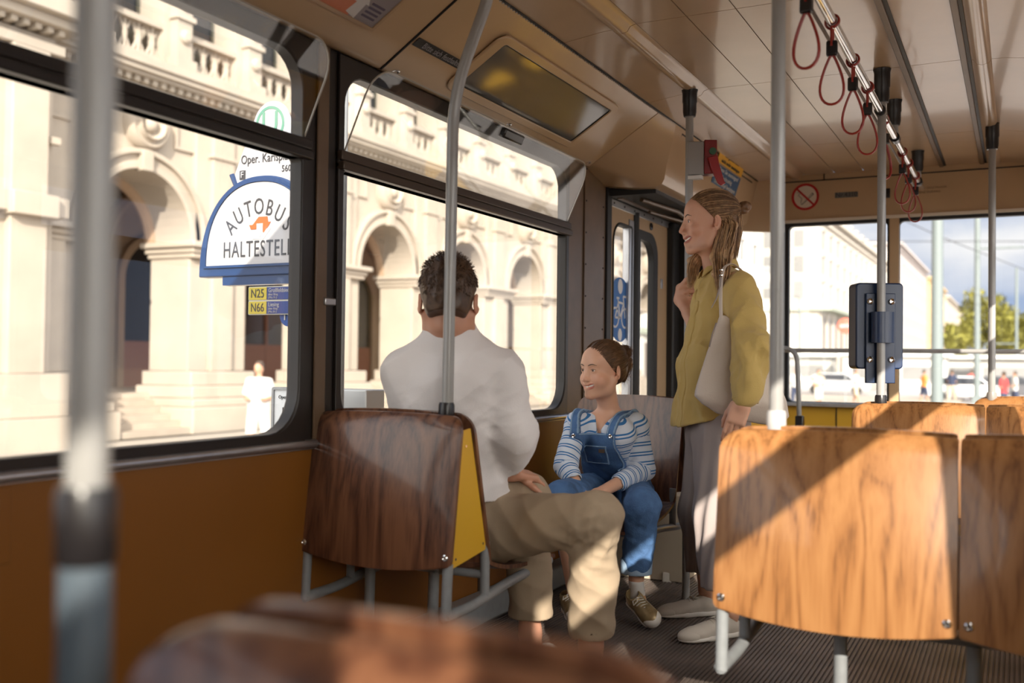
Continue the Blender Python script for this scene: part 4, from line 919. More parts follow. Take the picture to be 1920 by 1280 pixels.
b = MB(); b.prism([(-.018, .02), (.018, .02), (.018, -.02), (0, -.045), (-.018, -.02)], (cx+.008, SY-.0075, z0+.215), ux_, uz_, (0, -.001, 0)); b.build('emblem_shield', wht, bsn, smooth=False)
# upper plate with the metro U
uc = (cx+.045)
pts = [(uc-.215, 1.80), (uc+.205, 1.80), (uc+.205, 1.93)]+[(uc+.0+.105*math.cos(t), 2.115+.105*math.sin(t)) for t in np.linspace(.35, math.pi-.35, 13)]+[(uc-.215, 1.90)]
b = MB(); b.prism(pts, (0, SY+.02, 0), ux_, uz_, (0, .006, 0)); b.build('upper_plate', wht, bsn, smooth=False)
ug = mat('u_green', (.075, .20, .15), .5)
b = MB(); b.frame([(uc-.01+.083*math.cos(t), 2.115+.083*math.sin(t)) for t in np.linspace(0, 2*math.pi, 40, endpoint=False)], [(uc-.01+.070*math.cos(t), 2.115+.070*math.sin(t)) for t in np.linspace(0, 2*math.pi, 40, endpoint=False)], (0, SY+.018, 0), ux_, uz_, (0, .003, 0)); b.build('u_ring', ug, bsn, smooth=False)
text('u_letter', 'U', .15, (uc-.01, SY+.018, 2.115), ux_, uz_, ug, bsn, ext=.0015)
text('lettering', 'Oper, Karlsplatz' if False else 'Oper. Karlsplatz', .058, (uc-.022, SY+.017, 1.962), ux_, uz_, ink, bsn, sx=.80)
text('lettering', '5601', .042, (uc+.10, SY+.017, 1.905), ux_, uz_, ink, bsn, sx=.9)
b = MB(); b.prism(rrect(uc-.185, uc-.150, 1.872, 1.915, .001), (0, SY+.018, 0), ux_, uz_, (0, .003, 0)); b.build('f_box', ink, bsn, smooth=False)
text('lettering', 'F', .042, (uc-.168, SY+.016, 1.893), ux_, uz_, wht, bsn)
b = MB(); b.tube([(uc-.225, SY+.01, 1.90), (uc-.20, SY+.03, 1.82)], .012, 8); b.tube([(uc+.205, SY+.01, 1.955), (uc+.175, SY+.03, 1.83)], .012, 8); b.build('plate_bracket', blue, bsn)
b = MB(); b.box((cx-.225, SY+.01, 1.385), (cx+.36, SY+.06, 1.425)); b.build('lower_bar', blue, bsn)
# night line plates
ye = mat('plate_yellow', (.40, .33, .04), .5); nb = mat('plate_navy', (.015, .035, .16), .5)
xL = onY(466, 560, SY)[0]
for i, (num, dst) in enumerate((('N25', 'Großfeldsiedlung'), ('N66', 'Liesing'))):
    zt = 1.372-.064*i
    b = MB(); b.prism(rrect(xL-.004, xL+.395, zt-.062, zt+.002, .005), (0, SY+.004, 0), ux_, uz_, (0, .008, 0)); pl = b.build('line_plate', mat('plate_rim', (.42, .42, .36), .5), bsn, smooth=False)
    b = MB(); b.box((xL, SY+.001, zt-.058), (xL+.104, SY+.005, zt-.002)); b.build('number_field', ye, pl, smooth=False)
    b = MB(); b.box((xL+.106, SY+.001, zt-.058), (xL+.39, SY+.005, zt-.002)); b.build('name_field', nb, pl, smooth=False)
    text('lettering', num, .056, (xL+.052, SY, zt-.031), ux_, uz_, ink, pl, sx=.8)
    text('lettering', dst, .027, (xL+.115, SY, zt-.017), ux_, uz_, wht, pl, align='LEFT', sx=.85)
    text('lettering', 'über Ring', .014, (xL+.115, SY, zt-.035), ux_, uz_, wht, pl, align='LEFT')
    text('lettering', '(Mo.-Fr.)', .014, (xL+.115, SY, zt-.049), ux_, uz_, wht, pl, align='LEFT')
nc = onY(536, 590, SY)
b = MB(); b.prism([(nc[0]+.052*math.cos(t), nc[2]+.052*math.sin(t)) for t in np.linspace(0, 2*math.pi, 30, endpoint=False)], (0, SY+.02, 0), ux_, uz_, (0, .004, 0)); nbg = b.build('n_badge', mat('badge_blue', (.01, .05, .22), .5), bsn, smooth=False)
text('lettering', 'N', .075, (nc[0], SY+.017, nc[2]), ux_, uz_, wht, nbg)
b = MB(); b.tube([(-2.66, SY+.045, -.76), (-2.66, SY+.045, 2.35)], .03, 14); b.tube([(-2.66, SY+.045, 1.405), (cx+.3, SY+.045, 1.405)], .015, 10); b.build('post', grey_m, bsn)
# timetable cases
ta = onY(509, 725, SY); tbx = thing('timetable_case', 'grey framed timetable panel below the bus stop sign, left of the window post', 'notice board', (ta[0]+.13, SY, ta[2]-.3))
b = MB(); b.frame(rrect(ta[0], ta[0]+.30, ta[2]-.62, ta[2], .01), rrect(ta[0]+.012, ta[0]+.288, ta[2]-.608, ta[2]-.012, .006), (0, SY, 0), ux_, uz_, (0, .04, 0)); b.build('frame', grey_m, tbx)
b = MB(); b.box((ta[0]+.01, SY+.008, ta[2]-.61), (ta[0]+.29, SY+.035, ta[2]-.01)); b.build('sheet', mat('timetable_paper', (.62, .66, .70), .4), tbx, smooth=False)
text('lettering', 'Oper, Karlsplatz', .022, (ta[0]+.035, SY+.006, ta[2]-.045), ux_, uz_, ink, tbx, align='LEFT')
b = MB()
for k in range(3): b.box((ta[0]+.06, SY+.005, ta[2]-.12-.1*k), (ta[0]+.24, SY+.008, ta[2]-.115-.1*k)); b.box((ta[0]+.06, SY+.005, ta[2]-.15-.1*k), (ta[0]+.066, SY+.008, ta[2]-.09-.1*k))
b.build('diagram', ink, tbx, smooth=False)
tb = onY(588, 728, SY+.25); tbx = thing('timetable_cabinet', 'pale metal timetable cabinet behind the seat back, right of the window post', 'notice board', (tb[0]+.1, SY+.25, tb[2]-.3))
b = MB(); b.box((tb[0], SY+.25, tb[2]-.7), (tb[0]+.30, SY+.40, tb[2])); b.build('cabinet', mat('cabinet_metal', (.55, .57, .58), .4, metal=.4), tbx, bevel=.006)
b = MB(); b.box((tb[0]+.015, SY+.243, tb[2]-.6), (tb[0]+.17, SY+.25, tb[2]-.02)); b.build('sheet', mat('timetable_paper', (.62, .66, .70), .4), tbx, smooth=False)
b = MB(); b.prism([(tb[0]+.12, tb[2]-.05), (tb[0]+.135, tb[2]-.05), (tb[0]+.1275, tb[2]-.075)], (0, SY+.242, 0), ux_, uz_, (0, .001, 0)); b.build('badge', mat('badge_green', (.1, .3, .1), .5), tbx)
b = MB(); b.box((tb[0]+.05, SY+.3, -.76), (tb[0]+.1, SY+.35, tb[2]-.7)); b.box((ta[0]+.3, SY+.0, .1), (-2.6, SY+.04, .14)); b.build('stand', grey_m, tbx)

# ================================================================ far street seen through the rear windows
def block(name, label, x0, x1, y0, y1, h, m, rows, cols_side, cols_front, sill=5.5, rh=3.3, cat='building', canopy=None):
    t = thing(name, label, cat, ((x0+x1)/2, (y0+y1)/2, -.9))
    b = MB(); b.box((x0, y0, -.9), (x1, y1, h)); b.build('walls', m, t, smooth=False)
    b = MB(); b.box((x0-.5, y0-.7, h-.6), (x1+.8, y1, h)); b.box((x0-.5, y0-.3, h-1.4), (x1+.35, y1, h-1.1)); b.build('cornice', m, t, smooth=False)
    b = MB(); b.box((x0-.2, y0-.6, sill-.9), (x1+(canopy or .5), y1, sill-.5)); b.build('string_course', mat('canopy_green_grey', (.36, .40, .33), .7), t, smooth=False)
    wb = MB(); wb.box((x1-.05, -.55, 0), (x1+.03, .55, 2.0)); w0 = wb.build('window', dkglass2, t, smooth=False); sf = MB(); sf.box((x1-.02, -.75, 2.0), (x1+.25, .75, 2.25)); s0 = sf.build('window_hood', m, w0, smooth=False)
    base = np.array(w0.location); first = True
    for r in range(rows):
        for c in range(cols_side):
            yy_ = y0+(c+.5)*(y1-y0)/cols_side; q = w0 if first else dup(w0, parent=t); first = False
            q.location = (base[0], base[1]+yy_, base[2]+sill+.5+r*rh)
    wb = MB(); wb.box((-.6, y0-.03, 0), (.6, y0+.05, 2.0)); w1 = wb.build('window', dkglass2, t, smooth=False); first = True; base = np.array(w1.location)
    for r in range(rows):
        for c in range(cols_front):
            q = w1 if first else dup(w1, parent=t); first = False
            q.location = (base[0]+x1-2.2-c*3.4, base[1], base[2]+sill+.5+r*rh)
    sh = MB()
    sh.box((x1-.02, y0+1, -.9), (x1+.02, y1-1, sill-1.5)); sh.build('shop_front', mat('shop_glass', (.16, .13, .11), .3), t, smooth=False)
    sh = MB()
    k = y0+.5
    while k < y1: sh.box((x1, k, -.9), (x1+.2, k+.9, sill-.9)); k += 4.2
    k = x1-.9
    while k > x1-16: sh.box((k-.9, y0-.2, -.9), (k, y0, sill-.9)); k -= 4.2
    sh.build('ground_floor_piers', m, t, smooth=False)
    return t
dkglass2 = mat('far_window_glass', (.22, .22, .22), .3)
block('corner_building', 'pale corner building left of the blue validator with rows of windows', -62, -20, 115, 188, 18.5, mat('far_stucco_white', (.50, .46, .41), .9), 4, 14, 5, sill=8, rh=2.9, canopy=1.6)
block('street_building', 'grey pink building row just right of the rear window mullion', -40, -20, 196, 262, 24, mat('far_stucco_pink', (.42, .38, .37), .9), 5, 9, 0, sill=5)
block('street_building', 'yellow ochre house front between the pink row and the tall mast', -40, -19.4, 264, 318, 23, mat('far_stucco_yellow', (.52, .39, .22), .9), 5, 7, 0, sill=5)
block('street_building', 'most distant cream building next to the green trees', -40, -19, 322, 420, 22, mat('far_stucco_cream', (.46, .41, .35), .9), 4, 9, 0, sill=5)
block('side_building', 'bright white building seen through the folding door panes', -80, -24, 62, 104, 22, mat('far_stucco_bright', (.62, .60, .56), .9), 5, 8, 8, sill=4)
leafm = mat('tree_leaves', (.24, .23, .045), .8, var=.45, vscale=.6); bark = mat('bark', (.10, .07, .05), .9)
def tree(label, x, y, h, cr, seed, group='trees at the end of the street'):
    r = np.random.RandomState(seed); t = thing('tree', label, 'tree', (x, y, -.9), group)
    b = MB(); b.tube([(x, y, -.9), (x+.1, y, h*.35), (x, y, h*.7)], [.28, .2, .08], 8)
    for k in range(5): a = r.rand()*6.28; b.tube([(x, y, h*(.28+.07*k)), (x+math.cos(a)*cr*.55, y+math.sin(a)*cr*.55, h*(.45+.08*k))], [.1, .03], 6)
    b.build('trunk', bark, t)
    cl = [(r.normal(size=3)*np.array([.42, .42, .30])) for _ in range(26)]; V = []; Fq = []
    for i in range(4200):
        c = cl[i % 26]; u = r.normal(size=3); u /= np.linalg.norm(u); p = np.array([x, y, h*.62])+c*np.array([cr, cr, h*.55])+u*cr*.30*r.rand()**.4
        if p[2] < .6: p[2] = .6+r.rand()
        a = r.normal(size=3); a /= np.linalg.norm(a); e = np.cross(a, [.3, .5, .8]); e /= np.linalg.norm(e); s_ = .15+.12*r.rand()
        n = len(V); V += [p+a*s_, p+e*s_*.6, p-a*s_, p-e*s_*.6]; Fq.append((n, n+1, n+2, n+3))
    b = MB(); b.add(V, Fq); b.build('crown', leafm, t, smooth=False, fix=False); return t
def atg(x, d): p = at(x, 700, d); return p[0], p[1]
for i, (px_, d_, h_, c_) in enumerate([(1806, 112, 6.2, 2.6), (1860, 98, 8.0, 3.9), (1930, 84, 6.4, 3.2), (2030, 90, 7.5, 3.8)]):
    x_, y_ = atg(px_, d_); tree(['small green tree left of the thin far pole', 'tall yellow-green tree behind the thin far pole', 'green tree at the right edge of the picture', 'green tree beyond the right edge of the rear window'][i], x_, y_, h_, c_, i+5)
mastm = mat('mast_grey_green', (.15, .18, .185), .6)
for i, (px_, d_, r_m, h_) in enumerate([(1757, 27, .13, 9), (1832, 52, .13, 10), (1906, 80, .10, 9), (1498, 60, .06, 5)]):
    x_, y_ = atg(px_, d_); t = thing('street_mast', ['thick grey green overhead line mast right of the mullion', 'second overhead line mast in front of the trees', 'distant pale lamp mast at the right edge', 'thin traffic post at the left of the rear window'][i], 'mast', (x_, y_, -.9))
    b = MB(); b.tube([(x_, y_, -.9), (x_, y_, h_)], [r_m*1.25, r_m], 12); b.build('post', mastm, t)
    b = MB(); b.box((x_-r_m*1.8, y_-r_m*1.8, -.9), (x_+r_m*1.8, y_+r_m*1.8, -.5)); b.build('foot', mastm, t)
    if i < 3: b = MB(); b.tube([(x_, y_, h_*.72 if i < 2 else 2.9), (x_-2.2 if i == 2 else x_+3.2, y_, h_*.72 if i < 2 else 2.9)], .05, 8); b.build('bracket_arm', mastm, t)
for i, (a_, c_) in enumerate([((-9, 20, 7.6), (2.5, 78, 6.8)), ((-7, 52, 7.2), (9, 52, 7.0)), ((-2, 25, 8.6), (6, 90, 6.4))]):
    b = MB(); b.tube([a_, ((a_[0]+c_[0])/2, (a_[1]+c_[1])/2, (a_[2]+c_[2])/2-.25), c_], .02, 5); o = b.build('overhead_wire', ink, None, a_); tag(o, ['long overhead wire running along the street', 'cross wire spanning between the masts', 'thin overhead wire slanting down toward the trees'][i], 'wire', 'overhead tram wires')
# kiosks and cars
def kiosk(label, px_, d_, w_, h_, m, rf):
    x_, y_ = atg(px_, d_); t = thing('kiosk', label, 'kiosk', (x_, y_, -.9), 'low kiosks across the square')
    b = MB(); b.box((x_-w_/2, y_, -.9), (x_+w_/2, y_+2.5, h_-.9)); b.build('walls', m, t, smooth=False)
    b = MB(); b.box((x_-w_/2-.4, y_-.6, h_-.9), (x_+w_/2+.4, y_+2.8, h_-.65)); b.build('roof', rf, t, smooth=False)
    b = MB(); b.box((x_-w_*.35, y_-.03, .0), (x_+w_*.35, y_+.02, 1.0)); b.build('hatch', dkglass2, t, smooth=False)
wk = mat('kiosk_white', (.70, .68, .64), .7); gk = mat('kiosk_grey', (.40, .40, .38), .7); rk = mat('kiosk_roof', (.55, .56, .54), .6)
kiosk('grey kiosk with a dark hatch at the foot of the corner building', 1512, 84, 4, 2.6, gk, rk); kiosk('pale kiosk behind the ticket validator', 1632, 78, 4, 2.7, wk, rk)
kiosk('white kiosk beside the thick mast', 1725, 72, 3.5, 2.6, wk, rk); kiosk('long white shelter between the thick mast and the thin pole', 1800, 76, 5.5, 2.5, wk, rk); kiosk('grey shelter under the tree at the right edge', 1885, 70, 4, 2.5, gk, rk)
def car(label, px_, d_, colr, rot):
    x_, y_ = atg(px_, d_); t = thing('car', label, 'car', (x_, y_, -.9), 'cars on the far street')
    R2 = lambda a, c: np.array([x_+a*math.cos(rot)-c*math.sin(rot), y_+a*math.sin(rot)+c*math.cos(rot), 0])
    ax = (math.cos(rot), math.sin(rot), 0); ay = (-math.sin(rot), math.cos(rot), 0)
    b = MB(); b.prism([(-2.1, -.6), (2.1, -.6), (2.15, -.1), (1.3, .02), (.7, .48), (-1.1, .5), (-1.9, .05), (-2.15, -.05)], R2(0, -.85), ax, (0, 0, 1), np.array(ay)*1.7); b.build('car_body', colr, t, bevel=.06)
    b = MB(); b.prism([(1.15, .03), (.65, .42), (-1.05, .43), (-1.7, .05)], R2(0, -.87), ax, (0, 0, 1), np.array(ay)*1.74); b.build('side_windows', dkglass, t, smooth=False)
    for sx_ in (-1.3, 1.3):
        for sy_ in (-.88, .70): b = MB(); b.lathe(R2(sx_, sy_)+np.array([0, 0, -.58]), [(.32, 0), (.32, .18)], ay, 18); b.build('wheel', black, t)
car('white car parked near the trees', 1805, 55, mat('car_white', (.7, .7, .7), .3), .2); car('dark grey car at the right edge of the square', 1890, 58, mat('car_grey', (.08, .08, .09), .3), 0.1); car('silver car left of the blue validator', 1568, 66, mat('car_silver', (.45, .46, .48), .3), .1)
x_, y_ = atg(1585, 45); z_ = at(1585, 611, 45)[2]; t = thing('road_sign', 'round red and white road sign in front of the corner building', 'sign', (x_, y_, -.9))
b = MB(); b.lathe((x_, y_, z_), [(.36, 0), (.36, .03)], (0, -1, 0), 24); b.build('disc', mat('road_sign_red', (.6, .12, .08), .5), t); b = MB(); b.box((x_-.24, y_-.05, z_-.07), (x_+.24, y_-.03, z_+.07)); b.build('bar', wht, t); b = MB(); b.tube([(x_, y_+.04, -.9), (x_, y_+.04, z_)], .03, 8); b.build('post', grey_m, t)

# --- pedestrians
skin_far = mat('far_skin', (.42, .23, .15), .6)
def pedestrian(label, x, y, zg, top, legs, hair=(.05, .03, .02), res=.02, bare=True, face=0., shorts=True, group=None):
    t = thing('person', label, 'person', (x, y, zg), group); c, s_ = math.cos(face), math.sin(face)
    W = lambda a, bb_, z: V3(x+a*c-bb_*s_, y+a*s_+bb_*c, zg+z)   # a: sideways, b: backwards
    F = Field(); F.add(f_ell(W(0, -.01, 1.63), (.075, .095, .115)), .01); F.chain([W(0, 0, 1.5), W(0, 0, 1.40)], [.055, .06], .03)
    F.add(f_ecap(W(0, 0, 1.35), W(0, 0, 1.0), .105, .10, W(1, 0, 0)-W(0, 0, 0), .62), .03)
    for sd in (-1, 1):
        F.chain([W(.17*sd, 0, 1.38), W(.23*sd, .02, 1.12), W(.15*sd, -.18, 1.08)], [.05, .04, .032], .02); F.add(f_ell(W(.12*sd, -.23, 1.09), (.035, .045, .03)), .01)
        st = .12*sd; F.chain([W(.09*sd, 0, .92), W(.10*sd, st*.6, .5), W(.10*sd, st*1.4, .08)], [.085, .06, .042], .03); F.chain([W(.10*sd, st*1.4, .05), W(.10*sd, st*1.4-.14, .035)], [.045, .035], .01)
    sdf('body', F, [(W(0, 0, .9)-V3(.38, .38, .95), W(0, 0, .9)+V3(.38, .38, .95), res)], skin_far, t)
    F = Field(); F.add(f_ecap(W(0, 0, 1.37), W(0, 0, .92), .125, .125, W(1, 0, 0)-W(0, 0, 0), .62), .03)
    for sd in (-1, 1): F.chain([W(.17*sd, 0, 1.39), W(.225*sd, .01, 1.2)], [.075, .07], .03)
    F.cut((0, 0, 1), W(0, 0, 1.47)); F.disp = wrinkle(.006, 20, 4)
    sdf('shirt', F, [(W(0, 0, 1.2)-V3(.38, .38, .42), W(0, 0, 1.2)+V3(.38, .38, .3), res)], top, t)
    F = Field(); F.add(f_ecap(W(0, 0, .98), W(0, 0, .86), .12, .12, W(1, 0, 0)-W(0, 0, 0), .7), .03); zl = .5 if shorts else .1
    for sd in (-1, 1):
        st = .12*sd; F.chain([W(.09*sd, 0, .9), W(.11*sd, st*.6, .5)]+([W(.11*sd, st*1.4, .1)] if not shorts else []), [.105, .095]+([.07] if not shorts else []), .02)
    F.disp = wrinkle(.005, 20, 9); F.cut((0, 0, -1), W(0, 0, zl-.03))
    sdf('trousers', F, [(W(0, 0, .6)-V3(.34, .34, .6), W(0, 0, .6)+V3(.34, .34, .5), res)], legs, t)
    F = Field(); F.add(f_ell(W(0, .01, 1.66), (.084, .10, .105)), .01); F.cut((-s_*-1, -c, -.9), W(0, -.05, 1.66)); sdf('hair', F, [(W(0, 0, 1.66)-.15, W(0, 0, 1.66)+.15, min(res, .015))], mat('far_hair_%d' % int(hair[0]*1000), hair, .7), t)
    return t
white_c = mat('white_cotton', (.52, .51, .49), .85); navy_c = mat('navy_cotton', (.03, .04, .08), .85); oran_c = mat('orange_cotton', (.65, .22, .05), .85); beige_c = mat('beige_cotton', (.50, .40, .30), .85); redc = mat('red_cotton', (.45, .04, .04), .85)
p = onX(486, 700, -12); pedestrian('person in white T-shirt and white shorts on the pavement outside the near window', p[0], p[1], -.76, white_c, white_c, face=math.radians(25), res=.013)
for i, (px_, d_, tp, lg, sh, lb) in enumerate([(1492, 46, white_c, navy_c, False, 'distant person in white top and navy trousers left of the rear window'), (1535, 42, beige_c, white_c, True, 'distant person in beige top below the corner building'), (1605, 48, white_c, beige_c, True, 'distant person in white top just left of the validator'), (1733, 50, oran_c, navy_c, True, 'distant person in an orange top by the thick mast'), (1785, 54, navy_c, beige_c, False, 'distant person in navy top between the masts'), (1822, 60, redc, navy_c, False, 'distant person in a red top beside the second mast'), (1882, 40, redc, navy_c, True, 'distant person in red right of the thin pole'), (1903, 44, white_c, navy_c, False, 'distant person in white at the right edge')]):
    x_, y_ = atg(px_, d_); pedestrian(lb, x_, y_, -.9, tp, lg, face=.7*i, res=.035, shorts=sh)
# ================================================================ people
def skin_mat(name, col, lip=(.42, .12, .09), sss=.12):
    m = mat(name, col, .42, sss=sss, spec=.4); n = m.node_tree; b = n.nodes['Principled BSDF']
    a = n.nodes.new('ShaderNodeAttribute'); a.attribute_name = 'lip'; x = n.nodes.new('ShaderNodeMix'); x.data_type = 'RGBA'; x.inputs[6].default_value = tuple(col)+(1,); x.inputs[7].default_value = tuple(lip)+(1,)
    a2 = n.nodes.new('ShaderNodeAttribute'); a2.attribute_name = 'flush'; x2 = n.nodes.new('ShaderNodeMix'); x2.data_type = 'RGBA'; x2.inputs[7].default_value = (col[0]*1.02, col[1]*.62, col[2]*.58, 1)
    n.links.new(a2.outputs['Fac'], x2.inputs[0]); x2.inputs[6].default_value = tuple(col)+(1,); n.links.new(x2.outputs[2], x.inputs[6])
    n.links.new(a.outputs['Fac'], x.inputs[0]); n.links.new(x.outputs[2], b.inputs['Base Color']); return m
def nrm(v): v = np.array(v, float); return v/np.linalg.norm(v)
class Frame:
    def __init__(s, c, f, u=(0, 0, 1), sc=1.):
        s.c = np.array(c, float); s.F = nrm(f); u = np.array(u, float); s.U = nrm(u-s.F*(u@s.F)); s.L = np.cross(s.U, s.F); s.s = sc; s.R = np.stack([s.L, s.F, s.U], 1)
    def __call__(s, l, f, u): return s.c+s.s*(l*s.L+f*s.F+u*s.U)
    def loc(s, p): return ((p-s.c)@s.R)/s.s
    def ell(s, c, r): return f_ell(s(*c), np.array(r)*s.s, s.R)
    def cap(s, a, b, ra, rb): return f_cap(s(*a), s(*b), ra*s.s, rb*s.s)
def head(F, H, child=False, man=False, neck=None, smile=1.0):
    a = F.add
    a(H.ell((0, -.012, .036), (.074, .097, .083)), .01)
    a(H.ell((0, .022, -.025), (.062, .068, .085)), .03)
    a(H.ell((0, .040, .045), (.058, .052, .050)), .02)
    jw = .046 if not man else .052
    for q in (-1, 1):
        a(H.cap((q*.060, -.004, -.045), (q*jw, .018, -.082), .016, .016), .03); a(H.cap((q*jw, .018, -.082), (q*.012, .070, -.105), .016, .013), .03)
        a(H.ell((q*.040, .060, -.032), (.022, .020, .019)), .018)
    a(H.ell((0, .055, -.058), (.036, .034, .034)), .02)
    a(H.ell((0, .074, -.103), (.017, .014, .012)), .016)
    a(H.cap((-.032, .074, .024), (.032, .074, .024), .012, .012), .018)
    for q in (-1, 1): F.sub(H.ell((q*.031, .098, .003), (.015, .013, .009)), .010)
    if child:
        a(H.cap((0, .084, .002), (0, .100, -.034), .008, .0095), .014)
        for q in (-1, 1): a(H.ell((q*.045, .048, -.048), (.022, .026, .024)), .02)
    else: a(H.cap((0, .088, .012), (0, .1075, -.033), .0075, .0090), .013)
    a(H.cap((0, .098, -.042), (0, .088, -.054), .0065, .006), .008)
    for q in (-1, 1): a(H.ell((q*.0115, .0945, -.0405), (.0068, .0095, .0068)), .007)
    for q in (-1, 1): F.sub(H.ell((q*.0065, .1015, -.0470), (.0028, .0045, .0025)), .002)
    for q in (-1, 1):
        a(H.ell((q*.031, .0735, .0), (.0145, .0142, .0134)), .007)
        F.sub(H.ell((q*.0315, .091, -.0008), (.0128, .012, .0045)), .0015)
    a(H.cap((0, .084, -.060), (0, .082, -.080), .014, .014), .016)
    MO = [(-.0325, .074, -.0560), (-.023, .087, -.0625), (-.009, .097, -.0680), (.009, .097, -.0680), (.023, .087, -.0625), (.0325, .074, -.0560)]; MR = [.0030, .0060, .0072, .0072, .0060, .0030]
    for k in range(5): F.sub(H.cap(MO[k], MO[k+1], MR[k], MR[k+1]), .002)
    for q in (-1, 1):
        UPL = [(q*.0355, .069, -.0530), (q*.024, .0845, -.0555), (q*.009, .0925, -.0600), (0, .0945, -.0608)]; LOL = [(q*.0350, .069, -.0570), (q*.024, .0825, -.0710), (q*.010, .0895, -.0775), (0, .0915, -.0790)]
        for P_, r_ in ((UPL, (.0022, .0034, .0042, .0040)), (LOL, (.0022, .0036, .0048, .0052))):
            for k in range(3): a(H.cap(P_[k], P_[k+1], r_[k], r_[k+1]), .003)
        # ear
        er = np.array([q*.0805, -.014, -.010]); a((lambda c_: (lambda Rr: f_ell(H(*c_), np.array([.0062, .0175, .0285])*H.s, H.R@Rr))(np.array([[math.cos(q*-.42), -math.sin(q*-.42), 0], [math.sin(q*-.42), math.cos(q*-.42), 0], [0, 0, 1]])))(er), .006); F.sub(H.ell((q*.0865, -.008, -.006), (.0055, .010, .019)), .003); a(H.ell((q*.076, -.006, -.034), (.006, .008, .008)), .006)
    r = (.052 if not man else .054) if not child else .043
    if neck is not None:
        p = H(0, -.012, -.07); F.add(f_cap(p, neck, r*H.s, r*H.s*1.05), .03)
def surf(H, FB, l, u, lift=0., f0=.125):
    fs = np.linspace(f0, .03, 160); P = np.array([H(l, q, u) for q in fs]); d = FB.ev(P); k = int(np.argmax(d < 0)); return H(l, fs[k]+lift, u)
def face_parts(H, t, iris, browc, man=False, FB=None):
    ew = mat('eye_white', (.78, .76, .72), .15); tm = mat('teeth', (.85, .82, .76), .2)
    for q in (-1, 1):
        b = MB(); 
        n1, n2 = 14, 20; c = H(q*.031, .0735, 0); R_ = .0122*H.s
        b.tube_rings([(c+H.F*R_*math.cos(math.pi*i/n1)*-1, R_*math.sin(math.pi*i/n1)) for i in range(n1+1)], H.F, n2); e = b.build('eye', ew, t)
        b = MB(); g = nrm(H.F+H.L*q*-.0); b.lathe(c+g*R_*.90, [(.0056*H.s, 0), (.0056*H.s, R_*.03), (.0028*H.s, R_*.10), (.0005, R_*.13)], g, 16); b.build('iris', mat('iris_'+iris, dict(brown=(.05, .025, .015), blue=(.05, .08, .10))[iris], .1), e)
        b = MB(); b.tube([surf(H, FB, q*.012, .0185, .0006), surf(H, FB, q*.018, .0215, .0008), surf(H, FB, q*.026, .0240, .0009), surf(H, FB, q*.034, .0250, .0009), surf(H, FB, q*.041, .0235, .0008), surf(H, FB, q*.048, .0195, .0006)], [x_*H.s*(1 if not man else 1.2) for x_ in (.0013, .0022, .0025, .0022, .0016, .0007)], 8, flat=.7); b.build('eyebrow', browc, t)
        b = MB(); b.tube([surf(H, FB, q*.0195, .0032, .0003), surf(H, FB, q*.025, .0052, .0006), surf(H, FB, q*.031, .0060, .0008), surf(H, FB, q*.037, .0053, .0008), surf(H, FB, q*.0440, .0028, .0006)], [.0005*H.s, .0009*H.s, .0011*H.s, .0011*H.s, .0006*H.s], 6); b.build('eyelash', browc, t)
    G = Field(); TP = [(-.0290, .066, -.0575), (-.019, .0790, -.0630), (0, .0860, -.0668), (.019, .0790, -.0630), (.0290, .066, -.0575)]
    for k in range(4): G.add(H.cap(TP[k], TP[k+1], .0062, .0062), .002)
    sdf('teeth', G, [(H(0, .08, -.066)-.032*H.s, H(0, .08, -.066)+.032*H.s, .002)], tm, t)
def skin_attrs(H, hands=()):
    def lip(V):
        q = H.loc(V); d = np.full(len(V), 9.)
        for s_ in (-1, 1):
            for P_, r_ in (([(s_*.0355, .070, -.0530), (s_*.024, .0855, -.0555), (s_*.009, .0940, -.0600), (0, .0960, -.0608)], .0040), ([(s_*.0350, .070, -.0570), (s_*.024, .0837, -.0710), (s_*.010, .0910, -.0775), (0, .0930, -.0790)], .0048)):
                for k in range(3): d = np.minimum(d, f_cap(P_[k], P_[k+1], r_, r_)[0](q))
        return np.clip(.5-d/.0018, 0, 1)
    def flush(V):
        q = H.loc(V); z = np.zeros(len(V))
        for c, r in (((.045, .066, -.038), .030), ((-.045, .066, -.038), .030), ((0, .11, -.036), .016), ((.08, -.01, -.01), .026), ((-.08, -.01, -.01), .026)):
            z = np.maximum(z, np.exp(-((q-np.array(c))**2).sum(1)/(r*r)))
        return .25*z
    return {'lip': lip, 'flush': flush}
